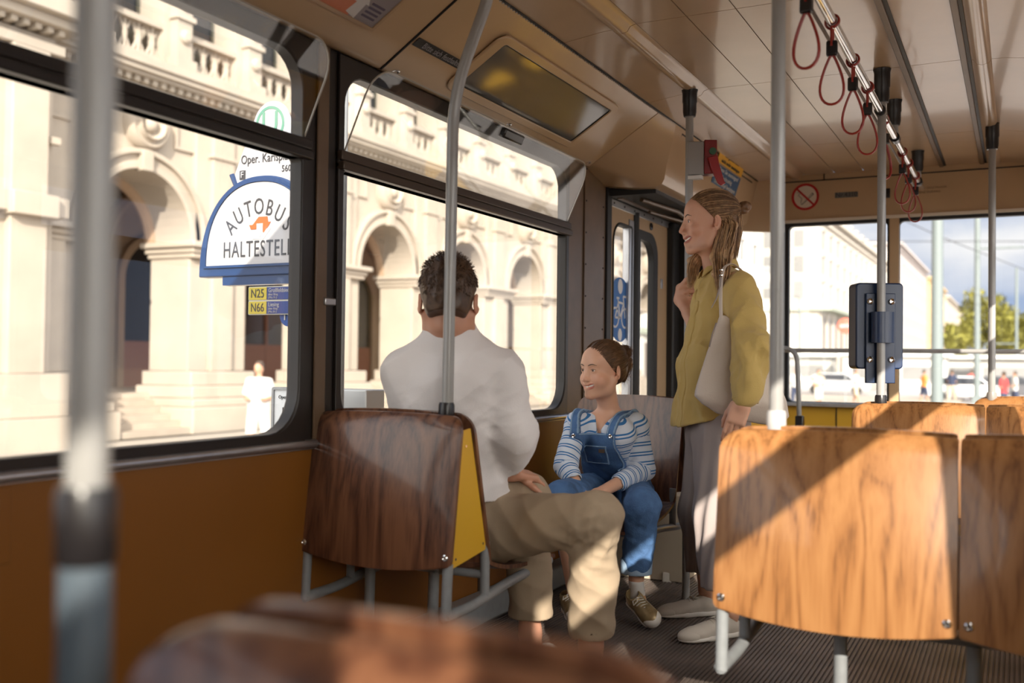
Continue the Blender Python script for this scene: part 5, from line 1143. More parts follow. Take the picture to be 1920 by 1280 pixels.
def hand(F, w, d, n, th, s=1., curl=(.35, .5, .4), spread=.02, thumb=.6, r0=.0088):
    """w wrist, d towards the knuckles, n palm side, th towards the thumb"""
    d = nrm(d); n = np.array(n, float); n = nrm(n-d*(n@d)); t_ = np.array(th, float); t_ = nrm(t_-d*(t_@d)-n*(t_@n)); R = np.stack([t_, d, n], 1)
    F.add(f_cap(w-d*.01*s, w+d*.02*s, .024*s, .023*s), .015)
    F.add(f_box(w+d*.052*s, (.037*s, .040*s, .0125*s), R, .011*s), .014); F.add(f_ell(w+d*.035*s+t_*.024*s+n*.006*s, (.018*s, .030*s, .015*s), R), .012)
    for i, (o, l1, l2, l3) in enumerate(((.029, .044, .026, .020), (.0105, .048, .030, .021), (-.009, .045, .028, .020), (-.0275, .036, .021, .018))):
        p = w+(d*(.088-.004*abs(i-1)) + t_*o)*s; dirn = nrm(d+t_*(o*spread*40*.02)); ang = 0; r = r0*s*(1 if i < 3 else .88); prev = p-dirn*.012*s
        for L_, c_ in ((l1, curl[0]+.06*i), (l2, curl[1]+.05*i), (l3, curl[2])):
            ang += c_; q = p+(dirn*math.cos(ang)+n*math.sin(ang))*L_*s; F.add(f_cap(p, q, r, r*.9), .0035); p = q; r *= .9
    p = w+(d*.022+t_*.030+n*.006)*s; a = thumb
    for L_, r1, r2 in ((.040, .0125, .0105), (.031, .0105, .0095), (.024, .0095, .0078)):
        q = p+nrm(t_*math.cos(a)+d*math.sin(a)+n*.35)*L_*s; F.add(f_cap(p, q, r1*s, r2*s), .005); p = q; a += .22
def catmull(P, m=4):
    P = [np.array(p) for p in P]; P = [2*P[0]-P[1]]+P+[2*P[-1]-P[-2]]; out = []
    for i in range(1, len(P)-2):
        for k in range(m):
            t = k/m; out.append(.5*((2*P[i])+(-P[i-1]+P[i+1])*t+(2*P[i-1]-5*P[i]+4*P[i+1]-P[i+2])*t*t+(-P[i-1]+3*P[i]-3*P[i+1]+P[i+2])*t**3))
    return out+[P[-2]]
def strands(name, paths, m, parent, r=.0016, seg=5, tip=.25, sm=0):
    b = MB()
    for P in paths:
        if sm: P = catmull(P, sm)
        n = len(P); b.tube(P, [r*(1-(1-tip)*(i/(n-1))**2) for i in range(n)], seg, caps=False)
    return b.build(name, m, parent, fix=False, ang=180)
def slerp_path(H, a, c, rad, n=9, lift=1.0, cen=(0, -.012, .036), wob=0., rg=rng):
    a = nrm(a); c = nrm(c); w = math.acos(max(-1, min(1, a@c))); out = []; o = rg.normal(size=3)*wob
    for i in range(n):
        t = i/(n-1); v = (math.sin((1-t)*w)*a+math.sin(t*w)*c)/max(math.sin(w), 1e-4); v = nrm(v)
        out.append(H(*(np.array(cen)+v*np.array(rad)*lift+o*math.sin(math.pi*t))))
    return out
def hairmat(name, c, var=.35):
    return mat(name, c, .42, var=var, vscale=60, spec=.4)
class Fn:
    def __init__(s, f): s.f = f
    def ev(s, p, cull=None): return s.f(p)
def seg_coord(V, segs):   # segs: (a, b, s0, radius) -> running length along the nearest segment
    best = np.full(len(V), 9.); out = np.zeros(len(V))
    for a, b, s0, r in segs:
        a = np.array(a); b = np.array(b); ba = b-a; L_ = np.linalg.norm(ba); t = ((V-a)@ba)/L_/L_; tc_ = np.clip(t, 0, 1); d = np.linalg.norm(V-a-tc_[:, None]*ba, axis=1)-r+(np.where(t < .25, .07, 0) if s0 == .02 else 0)
        k = d < best; best[k] = d[k]; out[k] = s0+t[k]*L_
    return out
def sneaker(label_part, t, heel, toe, up, s, white, upper, sole, H0=.075):
    d = toe-heel; L_ = np.linalg.norm(d); f = d/L_; u = np.array(up, float); u = nrm(u-f*(u@f)); w = np.cross(u, f); R = np.stack([w, f, u], 1)
    P = lambda a, b_, c_: heel+w*a+f*b_+u*c_
    G = Field(); G.add(f_box(P(0, L_*.30, .030), (.031*s, L_*.30, .030), R, .025), .02); G.add(f_ell(P(0, L_*.74, .024), (.040*s, L_*.27, .033), R), .03); G.add(f_cap(P(0, L_*.30, .052), P(0, L_*.62, .034), .027*s, .026*s), .02); G.add(f_cap(P(0, L_*.22, .05), P(0, L_*.20, H0), .032*s, .031*s), .02)
    G.cut(-u, P(0, 0, .014)); G.sub(f_cap(P(0, L_*.22, H0+.035), P(0, L_*.22, H0-.02), .027*s, .022*s), .004)
    o = sdf('shoe', G, [(P(0, L_/2, .04)-L_*.62-.02, P(0, L_/2, .04)+L_*.62+.02, .004)], upper, t)
    G = Field(); G.add(f_box(P(0, L_*.30, .012), (.035*s, L_*.31, .012), R, .010), .02); G.add(f_ell(P(0, L_*.73, .012), (.044*s, L_*.285, .016), R), .02); G.cut(-u, P(0, 0, .0))
    sdf('shoe_sole', G, [(P(0, L_/2, .04)-L_*.62-.02, P(0, L_/2, .04)+L_*.62+.02, .004)], sole, o)
    G = Field(); G.add(f_ell(P(0, L_*.80, .022), (.0405*s, L_*.22, .0305), R), .01); G.cut(-f, P(0, L_*.78, 0)); G.cut(-u, P(0, 0, .012))
    sdf('toe_cap', G, [(P(0, L_*.85, .02)-.07, P(0, L_*.85, .02)+.07, .004)], white, o)
    b = MB()
    for k in range(5):
        y_ = L_*(.36+.06*k); z_ = .080-.005*k; b.tube([P(-.020*s, y_, z_-.006), P(0, y_+.006, z_+.004), P(.020*s, y_+.008, z_-.006)], .0022, 6)
    b.tube([P(-.02*s, L_*.36, .078), P(-.028*s, L_*.44, .070), P(-.008, L_*.46, .078), P(0, L_*.37, .084), P(.02, L_*.45, .076), P(.02*s, L_*.36, .078)], .002, 6)
    b.build('laces', white, o); return o
shoe_w = mat('shoe_white', (.78, .75, .70), .6)

# ---------------------------------------------------------------- the man, seated with his back to us
HM = Frame(at(841, 563, 3.09), (-.44, .90, -.02), (.0, .0, 1), 1.09)
skin_m = skin_mat('skin_man', (.58, .30, .20))
hipc = at(880, 1010, 2.95); hipc = np.array([-1.66, 2.83, .50])
nb_m = at(843, 618, 3.12)
cr = at(850, 682, 3.14); Lm = nrm([-.89, -.45, 0]); Fm = nrm([-.45, .89, 0])
shL = cr+Lm*.155+np.array([0, 0, -.01]); shR = cr-Lm*.155+np.array([0, 0, -.01])
elR = at(966, 822, 3.13); wrR = at(958, 886, 3.24); haR = at(1010, 895, 3.30)
elL = shL+np.array([-.0, .10, -.27]); elL[0] = max(elL[0], -1.86); wrL = at(950, 880, 3.28)
kR = at(1116, 962, 3.02); aR = at(1108, 1205, 3.12); kL = at(985, 935, 3.32); aL = at(994, 1185, 3.36)
hR = hipc-Lm*.09; hL = hipc+Lm*.09; hL[0] = max(hL[0], -1.82)
man = thing('person', 'person in a white sweater and beige trousers seated with his back to us', 'person', (hipc[0], hipc[1], .0))
F = Field(); head(F, HM, man=True, neck=nb_m)
F.add(f_ecap(cr+np.array([0, 0, -.03]), hipc+np.array([0, 0, .02]), .095, .10, Lm, .62), .04)
F.chain([nb_m+np.array([0, 0, -.06]), shL], [.04, .045], .03); F.chain([nb_m+np.array([0, 0, -.06]), shR], [.04, .045], .03)
F.chain([shR, elR, wrR], [.048, .042, .028], .015); F.chain([shL, elL, wrL], [.048, .042, .028], .015)
F.chain([hR, kR, aR], [.08, .055, .036], .02); F.chain([hL, kL, aL], [.08, .055, .036], .02)
hand(F, wrR, haR-wrR, (-.1, .2, -1), (-.5, .85, .1), 1.03, curl=(.25, .45, .3), thumb=.5)
hand(F, wrL, at(1010, 905, 3.35)-wrL, (0, 0, -1), (.3, -.9, 0), 1.03, curl=(.3, .4, .3))
for a_, dr_ in ((aR, np.array([-.15, 1, 0])), (aL, np.array([-.1, 1, 0]))):
    F.chain([a_, a_*np.array([1, 1, 0])+np.array([0, 0, .045])+nrm(dr_)*.02, a_*np.array([1, 1, 0])+np.array([0, 0, .03])+nrm(dr_)*.13], [.036, .040, .032], .02)
allp = [HM.c+np.array([0, 0, .14]), hipc, shL, shR, elR, elL, kR, kL, aR*np.array([1, 1, 0]), aL*np.array([1, 1, 0])+np.array([0, .15, 0])]
lo_, hi_ = bb(allp, .10); hc = HM.c
FB = F; sdf('body', F, [(np.array([lo_[0], lo_[1], 0]), np.array([hi_[0], hi_[1], hc[2]-.10]), .0055), (hc-np.array([.14, .14, .105]), hc+np.array([.14, .14, .155]), .0028)], skin_m, man, skin_attrs(HM))
hair_m = hairmat('hair_dark_brown', (.075, .040, .022))
face_parts(HM, man, 'brown', hair_m, True, FB)
F = Field(); F.add(HM.ell((0, -.016, .040), (.0795, .1035, .0905)), .01); F.add(HM.ell((0, -.050, -.022), (.062, .060, .050)), .03); F.add(HM.ell((0, .03, .10), (.055, .06, .035)), .02)
F.cut(HM.R@np.array([0, 1, -.75]), HM(0, .018, .03)); F.cut(HM.R@np.array([0, -.35, -1]), HM(0, -.05, -.052))
for q in (-1, 1): F.sub(HM.ell((q*.086, .004, -.018), (.022, .036, .046)), .006)
w1 = wrinkle(.0035, 90, 5, (1, 1, .5)); F.disp = w1
hm_ = sdf('hair', F, [(hc-.16, hc+.16, .0032)], hair_m, man)
rg = np.random.RandomState(11); ps = []
for i in range(1700):
    v = nrm(rg.normal(size=3)); v[2] = abs(v[2])*1.1-.35; v = nrm(v)
    if v[1]*.1-.018 > .75*(v[2]*.09+.01) or (v[2] < -.5): continue
    if abs(v[0]) > .8 and v[2] < .0: continue
    p = np.array([0, -.016, .040])+v*np.array([.080, .104, .091]); g = nrm(v*.35+np.array([rg.normal()*.35, .25+rg.normal()*.3, -.55 if v[2] < .5 else .1]))
    L_ = .011+.014*max(0, v[2]); ps.append([HM(*p), HM(*(p+g*L_*.35)), HM(*(p+g*L_*.7+np.array([0, 0, -.002])))])
strands('hair_tufts', ps, hair_m, hm_, r=.0013, seg=4)
# sweater
F = Field(); F.add(f_ecap(cr+np.array([0, 0, -.05])-Fm*.02, hipc+np.array([.0, -.0, .10])-Fm*.015, .112, .128, Lm, .70), .05)
F.add(f_ecap(hipc+np.array([.01, 0, .14]), hipc+np.array([.02, .02, -.03]), .135, .140, Lm, .74), .05)
F.chain([nb_m+np.array([0, 0, -.035]), shL+np.array([0, 0, -.02])], [.064, .072], .035); F.chain([nb_m+np.array([0, 0, -.035]), shR+np.array([0, 0, -.02])], [.064, .072], .035)
F.chain([shR+np.array([0, 0, -.02]), elR+np.array([-.0, 0, .01])], [.071, .064], .03); F.chain([elR+np.array([0, 0, .01]), elR+(wrR-elR)*.62], [.066, .052], .03)
F.chain([shL+np.array([0, 0, -.02]), elL, elL+(wrL-elL)*.6], [.068, .062, .05], .03)
F.add(f_cap(nb_m+np.array([0, 0, -.04]), nb_m+np.array([0, 0, -.012]), .080, .076), .03)
F.sub(f_cap(nb_m+np.array([0, 0, .058]), nb_m+np.array([0, 0, .16]), .062, .070), .006); F.sub(f_cap(elR+(wrR-elR)*.60, wrR+(wrR-elR)*.3, .040, .04), .01)
wa = wrinkle(0.0127, 24, 21, (1, 1, .55)); wb_ = wrinkle(.0045, 52, 8, (.8, .8, 1.2)); 
def sw(p):
    k = np.exp(-((p-(elR+np.array([-.05, 0, .10])))**2).sum(1)/.02); return wa(p)+wb_(p)*(.25+1.6*k)
F.disp = sw; F.cut((-.35, .25, -1), at(940, 1000, 2.93)+np.array([0, 0, -.03]))
lo_, hi_ = bb([shL, shR, elR, elL, hipc, nb_m, wrR], .16)
sweater_m = mat('white_knit', (.82, .79, .79), .9, bump=.12, bscale=260, sheen=.3)
sdf('sweater', F, [(lo_, hi_, .0062)], sweater_m, man)
# trousers
F = Field(); F.add(f_ecap(hipc+np.array([0, 0, .08]), hipc+np.array([0, 0, -.015]), .115, .12, Lm, .68), .04)
F.chain([hR+np.array([0, 0, -.005]), kR+np.array([0, 0, -.012])], [.114, .074], .05); F.chain([kR+np.array([0, 0, -.012]), aR+np.array([0, 0, .055])], [.076, .073], .03)
F.chain([hL, kL], [.112, .084], .05); F.chain([kL, aL+np.array([0, 0, .055])], [.080, .072], .03)
wa2 = wrinkle(0.0119, 30, 31, (1, .6, 1)); wb2 = wrinkle(.008, 64, 32, (.6, .6, 1.3))
def tw(p):
    k = np.exp(-((p-(kR+np.array([.0, -.04, -.06])))**2).sum(1)/.010)+np.exp(-((p-(hR+np.array([.05, .05, 0])))**2).sum(1)/.012); return wa2(p)*.8+wb2(p)*k
F.disp = tw
zr = aR[2]+.0; F.cut((0, 0, -1), (0, 0, .19)); F.cut((0, 0, 1), (0, 0, hipc[2]+.26)); F.cut((0, 0, -1), (0, 0, .185))
F.sub(f_cap(aR+np.array([0, 0, .06]), aR*np.array([1, 1, 0]), .052, .052), .004); F.sub(f_cap(aL+np.array([0, 0, .06]), aL*np.array([1, 1, 0]), .050, .050), .004)
lo_, hi_ = bb([hipc, hL, hR, kL, kR, aL, aR], .14)
trous_m = mat('beige_chino', (.40, .31, .215), .85, bump=.1, bscale=300)
sdf('trousers', F, [(lo_, hi_, .006)], trous_m, man)
for a_, dr_ in ((aR, (-.15, 1, 0)), (aL, (-.1, 1, 0))):
    g = nrm(dr_); h0 = a_*np.array([1, 1, 0])-g*.055; sneaker('shoe', man, h0, h0+g*.28, (0, 0, 1), 1.05, shoe_w, shoe_w, shoe_w)

# ---------------------------------------------------------------- the girl
HG = Frame(at(1130, 693, 4.12), (-.42, -.905, -.03), (-.02, -.05, 1), .985)
skin_g = skin_mat('skin_girl', (.68, .39, .265), (.50, .17, .13))
nbg_ = at(1143, 772, 4.16); Fg = nrm([-.10, -.99, 0]); Lg = np.cross((0, 0, 1), Fg)
hpg = np.array([-1.585, 4.15, .47]); sL = at(1193, 795, 4.17); sR = at(1082, 793, 4.13)
eL = at(1207, 880, 4.18); wL_ = at(1116, 928, 3.93); eR = at(1060, 872, 4.05); wR_ = at(1092, 930, 3.90)
kGL = at(1205, 948, 3.93); aGL = at(1193, 1085, 3.99); kGR = at(1052, 935, 3.80); aGR = at(1078, 1112, 3.88)
girl = thing('person', 'person with a brown messy bun in striped top and denim dungarees seated facing us', 'person', (hpg[0], hpg[1], 0))
F = Field(); head(F, HG, child=True, neck=nbg_+np.array([0, 0, -.01]))
chg = (sL+sR)/2+np.array([0, 0, -.04])
F.add(f_ecap(chg, hpg+np.array([0, 0, .03]), .07, .075, Lg, .64), .04)
for a_ in (sL, sR): F.chain([nbg_+np.array([0, 0, -.02]), a_+np.array([0, 0, -.01])], [.042, .032], .025)
F.chain([sL, eL, wL_], [.034, .031, .022], .012); F.chain([sR, eR, wR_], [.034, .031, .022], .012)
F.chain([hpg+Lg*.07, kGL, aGL], [.06, .046, .029], .015); F.chain([hpg-Lg*.07, kGR, aGR], [.06, .046, .029], .015)
hand(F, wL_, at(1088, 965, 3.84)-wL_, (0, .2, -1), (0, -1, .2), .82, curl=(.4, .5, .4)); hand(F, wR_, at(1108, 975, 3.80)-wR_, (0, .3, -1), (0, -1, .2), .82, curl=(.4, .5, .4))
toeL = at(1234, 1172, 3.90); toeL[2] = .035; heelL = at(1186, 1112, 4.04)
toeR = at(1085, 1165, 3.78); heelR = at(1068, 1130, 3.93); heelR[2] = max(heelR[2], .05)
F.chain([aGL, heelL+(toeL-heelL)*.25+np.array([0, 0, .01]), toeL+np.array([0, 0, -.008])-(toeL-heelL)*.25], [.027, .024, .014], .012)
F.chain([aGR, heelR+(toeR-heelR)*.25+np.array([0, 0, .0]), toeR-(toeR-heelR)*.25], [.027, .022, .014], .012)
lo_, hi_ = bb([HG.c+np.array([0, 0, .12]), hpg, sL, sR, kGL, kGR, toeL, toeR, heelL], .09); hc = HG.c; lo_[2] = 0
FB = F; sdf('body', F, [(lo_, np.array([hi_[0], hi_[1], hc[2]-.095]), .0045), (hc-np.array([.125, .125, .10]), hc+np.array([.125, .125, .14]), .0023)], skin_g, girl, skin_attrs(HG))
hair_g = hairmat('hair_chestnut', (.085, .042, .022))
face_parts(HG, girl, 'brown', hair_g, False, FB)
F = Field(); F.add(HG.ell((0, -.014, .039), (.0795, .1020, .0875)), .01); F.add(HG.ell((0, -.060, -.005), (.062, .052, .062)), .03)
F.cut(HG.R@np.array([0, 1, -.85]), HG(0, .026, .022))
for q in (-1, 1): F.sub(HG.ell((q*.084, .006, -.02), (.020, .028, .036)), .006)
F.disp = wrinkle(.0016, 120, 6, (1, .4, 1)); hg_ = sdf('hair', F, [(hc-.15, hc+.15, .0032)], hair_g, girl)
bunp = HG.loc((at(1168, 664, 4.20))[None])[0]; bunp = np.array([.015, -.118, .062])
bc = at(1170, 661, 4.20); bl = HG.loc(bc[None])[0]
F = Field(); F.add(f_ell(bc, (.028, .028, .024)), .01); F.chain([bc, HG(bl[0]*.8, bl[1]+.0, bl[2]-.045), HG(bl[0]*.75, bl[1]+.012, bl[2]-.105)], [.020, .033, .020], .02); F.disp = wrinkle(.003, 90, 15)
bun = sdf('hair_bun', F, [(bc-np.array([.08, .08, .16]), bc+np.array([.08, .08, .05]), .0035)], hair_g, girl)
rg = np.random.RandomState(5); ps = []
for i in range(700):
    u_0 = rg.uniform(-.040, .122); f_0 = .026+.85*(u_0-.022)-.035*rg.rand()**2; e_0 = np.array([0, (f_0+.014)/.102, (u_0-.039)/.0875]); l2_ = 1-e_0@e_0
    if l2_ < .0: continue
    a_ = np.array([math.sqrt(l2_)*(1 if rg.rand() < .5 else -1), e_0[1], e_0[2]]); c_ = (bl-np.array([0, -.014, .039])); c_ = nrm(c_/np.array([.08, .102, .0875]))
    P = slerp_path(HG, a_/1., c_, (.0805, .1030, .0885), 10, 1.0+.012*rg.rand(), (0, -.014, .039), .003, rg)
    q = HG.loc(P[0][None])[0]
    if q[1]-.026 > .85*(q[2]-.022)+.008: continue
    ps.append(P+[HG(*(bl+rg.normal(size=3)*.008))])
strands('hair_strands', ps, hairmat('hair_chestnut_light', (.15, .078, .040)), hg_, r=.0011, seg=4)
ps = []
for i in range(150):
    v = nrm(rg.normal(size=3)); u_ = nrm(np.cross(v, rg.normal(size=3))); P = []
    k0 = rg.rand()*6; R_ = .026+.006*rg.rand()
    for k in range(9): a_ = k0+k*.45; P.append(bc+(v*math.cos(a_)+u_*math.sin(a_))*R_*(1+.04*k*rg.rand()))
    ps.append(P)
for i in range(120):
    a_ = rg.rand()*6.28; s0 = bc+np.array([math.cos(a_), math.sin(a_), 0])*.018; e0 = HG(bl[0]*.75, bl[1]+.012, bl[2]-.105)+rg.normal(size=3)*.014+np.array([0, 0, -.014]); m0 = HG(bl[0]*.8, bl[1], bl[2]-.05)+np.array([math.cos(a_), math.sin(a_), 0])*.036
    ps.append([s0, s0*.5+m0*.5+np.array([math.cos(a_), math.sin(a_), 0])*.006, m0, m0*.5+e0*.5+np.array([math.cos(a_), math.sin(a_), 0])*.006, e0])
for i in range(26):
    e = bc+nrm(rg.normal(size=3)+np.array([.5, 0, .2]))*(.03+.03*rg.rand()); ps.append([bc, (bc+e)/2+rg.normal(size=3)*.008, e])
strands('bun_strands', ps, hairmat('hair_chestnut_light', (.15, .078, .040)), bun, r=.0012, seg=4)
b = MB(); ax_ = nrm(HG.F*-.6+np.array([.2, 0, .5])); u1_ = nrm(np.cross(ax_, (0, 0, 1))); u2_ = np.cross(ax_, u1_); tc0 = bc-ax_*.018
b.tube([tc0+(u1_*math.cos(t)+u2_*math.sin(t))*(.021+.003*math.sin(9*t)) for t in np.linspace(0, 2*math.pi, 40, endpoint=False)], [.0065+.002*math.sin(11*t) for t in np.linspace(0, 6.28, 40)], 8, closed=True); b.build('hair_tie', mat('scrunchie_pale_blue', (.45, .55, .70), .8), bun)
F = Field(); F.add(f_cap(aGL+np.array([0, 0, -.012]), heelL+(toeL-heelL)*.2+np.array([0, 0, .0]), .031, .033), .01); F.cut((0, 0, 1), aGL+np.array([0, 0, .006])); sdf('sock', F, [(aGL-.09, aGL+.05, .004)], mat('sock_white', (.75, .74, .72), .9), girl)
# striped top
def gshirt():
    G = Field(); G.add(f_ecap(chg+np.array([0, 0, .0]), hpg+np.array([0, 0, .06]), .085, .098, Lg, .64), .04)
    for a_ in (sL, sR): G.chain([nbg_+np.array([0, 0, -.045]), a_+np.array([0, 0, -.008])], [.042, .046], .03)
    G.chain([sL, eL], [.049, .047], .02); G.chain([eL, eL+(wL_-eL)*.50], [.046, .038], .02); G.chain([sR, eR], [.049, .047], .02); G.chain([eR, eR+(wR_-eR)*.45], [.045, .038], .02)
    return G
F = gshirt(); nk = nbg_+Fg*.03
F.sub(f_ecap(nbg_+np.array([0, 0, -.030])+Fg*.055, nbg_+np.array([0, 0, .10]), .030, .048, Lg, .95), .006)
F.sub(f_cap(nbg_+np.array([0, 0, -.088])+Fg*.095, nbg_+np.array([0, 0, .02])+Fg*.03, .012, .044), .006)
F.sub(f_cap(eL+(wL_-eL)*.47, wL_, .030, .03), .004); F.sub(f_cap(eR+(wR_-eR)*.42, wR_, .030, .03), .004)
gw1 = wrinkle(.0045, 34, 41, (1, 1, .6)); gw2 = wrinkle(.006, 55, 42, (.5, .5, 1.5))
def gwr(p): k = np.exp(-((p-eL)**2).sum(1)/.008)+np.exp(-((p-eR)**2).sum(1)/.008); return gw1(p)*.7+gw2(p)*k
F.disp = gwr
segs = [(chg+np.array([0, 0, .06]), hpg, 0., .10), (sL, eL, .02, .045), (eL, wL_, .02+np.linalg.norm(eL-sL), .04), (sR, eR, .02, .045), (eR, wR_, .02+np.linalg.norm(eR-sR), .04)]
st_m = mat('striped_jersey', (.62, .68, .78), .85, bump=.08, bscale=250); n_ = st_m.node_tree; b_ = n_.nodes['Principled BSDF']
a_ = n_.nodes.new('ShaderNodeAttribute'); a_.attribute_name = 'stripe'; m1 = n_.nodes.new('ShaderNodeMath'); m1.operation = 'MULTIPLY'; m1.inputs[1].default_value = 1/.040; n_.links.new(a_.outputs['Fac'], m1.inputs[0])
m2 = n_.nodes.new('ShaderNodeMath'); m2.operation = 'FRACT'; n_.links.new(m1.outputs[0], m2.inputs[0]); cr_ = n_.nodes.new('ShaderNodeValToRGB'); cr_.color_ramp.interpolation = 'CONSTANT'
E_ = cr_.color_ramp.elements; W_ = (.63, .69, .79, 1); B_l = (.035, .17, .42, 1); E_[0].position = 0; E_[0].color = B_l; E_[1].position = .14; E_[1].color = W_
for p_, c_ in ((.30, B_l), (.44, W_)): e_ = E_.new(p_); e_.color = c_
n_.links.new(m2.outputs[0], cr_.inputs[0]); n_.links.new(cr_.outputs[0], b_.inputs['Base Color'])
lo_, hi_ = bb([sL, sR, eL, eR, hpg, nbg_, wL_, wR_], .09)
sdf('striped_top', F, [(lo_, hi_, .0048)], st_m, girl, {'stripe': lambda V: seg_coord(V, segs)+.15*((V-chg)@Fg)})
# dungarees
denim = mat('blue_denim', (.065, .145, .31), .85, bump=.25, bscale=200, var=.30, vscale=16); denim_l = mat('denim_seam_light', (.22, .34, .50), .85); 
GS = gshirt(); GS.disp = gwr
def lg(p):
    k = np.clip((chg[2]-p[:, 2])/(chg[2]-hpg[2]), 0, 1)[:, None]; q = p-(chg+(hpg-chg)*k); return q@Lg, q@Fg, (p-chg)[:, 2]
_tt = f_ecap(chg+np.array([0, 0, .0]), hpg+np.array([0, 0, .06]), .085, .098, Lg, .64)[0]; _ts = [f_cap(nbg_+np.array([0, 0, -.045]), q_+np.array([0, 0, -.008]), .042, .046)[0] for q_ in (sL, sR)]
def shellfn(region, a0=-.010, a1=.0075):
    def f(p): d = GS.ev(p); dt = np.minimum(_tt(p), np.minimum(_ts[0](p), _ts[1](p))); return np.maximum.reduce([d-a1, -(d-a0)*1.0, region(p), dt-.048])
    return Fn(f)
bt = at(1120, 812, 4.07)[2]-chg[2]; bw = .078
def bibr(p):
    l, f_, u = lg(p); lc = l+.003; return np.maximum.reduce([np.abs(lc)-(bw+np.clip(bt-u, 0, .3)*.22), u-bt, -f_-.0, -(u+.40)])
box_ = (chg-np.array([.16, .16, .34]), chg+np.array([.16, .16, .12]))
bib = sdf('dungaree_bib', shellfn(bibr), [(*box_, .0045)], denim, girl)
def strapr(sg):
    def r(p):
        l, f_, u = lg(p); lc = l+.003; return np.maximum.reduce([np.abs(lc-sg*.064-sg*(u-bt)*.14)-.0155, bt-.012-u, -f_-.075])
    return r
for sg in (-1, 1):
    so_ = sdf('dungaree_strap', shellfn(strapr(sg), -.010, .0105), [(*box_, .0045)], denim, girl)
    def sr2(p, sg=sg): l, f_, u = lg(p); lc = l+.003; q = np.abs(lc-sg*.064-sg*(u-bt)*.14); return np.maximum(np.abs(q-.0125)-.0030, bt-u)
    sdf('strap_seam', shellfn(sr2, .001, .0125), [(*box_, .0032)], denim_l, so_)
def on_shirt(l, u, lift=.009):   # walk out along Fg to the cloth surface
    t_ = np.linspace(.02, .2, 200); P = chg+Lg*l+np.array([0, 0, u])+t_[:, None]*Fg; d = GS.ev(P); k = np.argmax(d > lift); return P[k]
for sg in (-1, 1):
    p = on_shirt(-.003+sg*.063, bt-.010, .011); b = MB(); b.lathe(p-Fg*.003, [(.0095, 0), (.0095, .003), (.006, .005), (.002, .004)], Fg, 16); b.build('button', chrome, bib)
def pocketr(p): l, f_, u = lg(p); lc = l+.006; return np.maximum.reduce([np.abs(lc)-.058, u-(bt-.052), -(u-(bt-.135)), -f_])
pk = sdf('bib_pocket', shellfn(pocketr, -.002, .0105), [(*box_, .0045)], denim, bib)
def edge(fr, w_=.0028): return lambda p: np.abs(fr(p)+w_*1.3)-w_
sdf('pocket_seam', shellfn(lambda p: np.maximum(edge(pocketr)(p), -lg(p)[1]), .002, .0122), [(*box_, .004)], denim_l, pk)
sdf('bib_seam', shellfn(lambda p: np.maximum(edge(bibr)(p), -lg(p)[1]), .000, .0092), [(*box_, .004)], denim_l, bib)
p = on_shirt(-.006+.02, bt-.072, .013); b = MB(); b.obox(p, (Lg, (0, 0, 1), Fg), (.013, .009, .0015)); b.build('leather_patch', mat('patch_brown', (.06, .035, .02), .6), pk)
F = Field(); F.add(f_ecap(hpg+np.array([0, 0, .10]), hpg+np.array([0, 0, .0]), .092, .105, Lg, .66), .04)
F.chain([hpg+Lg*.075+np.array([0, 0, .01]), kGL], [.088, .068], .04); F.chain([kGL, aGL+np.array([0, 0, .045])], [.066, .060], .03)
F.chain([hpg-Lg*.075+np.array([0, 0, .01]), kGR], [.088, .068], .04); F.chain([kGR, aGR+np.array([0, 0, .13])], [.064, .054], .03)
F.disp = (lambda a, c: (lambda p: a(p)+c(p)))(wrinkle(.004, 30, 51), wrinkle(.0028, 70, 52))
F.cut((0, 0, 1), hpg+np.array([0, 0, .17])); F.cut((0, 0, -1), aGL+np.array([0, 0, .035])); F.sub(f_cap(aGL+np.array([0, 0, .055]), aGL-np.array([0, 0, .05]), .052, .052), .004)
lo_, hi_ = bb([hpg, kGL, kGR, aGL, aGR], .13)
dl = sdf('dungaree_legs', F, [(lo_, hi_, .0052)], denim, girl)
F = Field(); F.add(f_cap(aGL+np.array([0, 0, .036]), aGL+np.array([0, 0, .068]), .0625, .0645), .01); F.cut((0, 0, -1), aGL+np.array([0, 0, .022])); F.cut((0, 0, 1), aGL+np.array([0, 0, .082])); F.sub(f_cap(aGL+np.array([0, 0, .02]), aGL-np.array([0, 0, .06]), .055, .055), .004); F.disp = wrinkle(.002, 60, 61)
sdf('turned_up_cuff', F, [(aGL-.09, aGL+np.array([.09, .09, .13]), .0045)], mat('denim_inside', (.33, .46, .62), .85), dl)
gold = mat('shoe_gold_leather', (.30, .22, .11), .35, metal=.35, var=.25, vscale=40)
sneaker('shoe', girl, heelL-np.array([0, 0, .03]), toeL-np.array([0, 0, .02]), nrm([-.1, -.75, .9]), .95, shoe_w, gold, shoe_w, .07)
sneaker('shoe', girl, heelR-np.array([0, 0, .03]), toeR+np.array([0, 0, -.0]), nrm([-.1, -.3, 1]), .95, shoe_w, gold, shoe_w, .07)

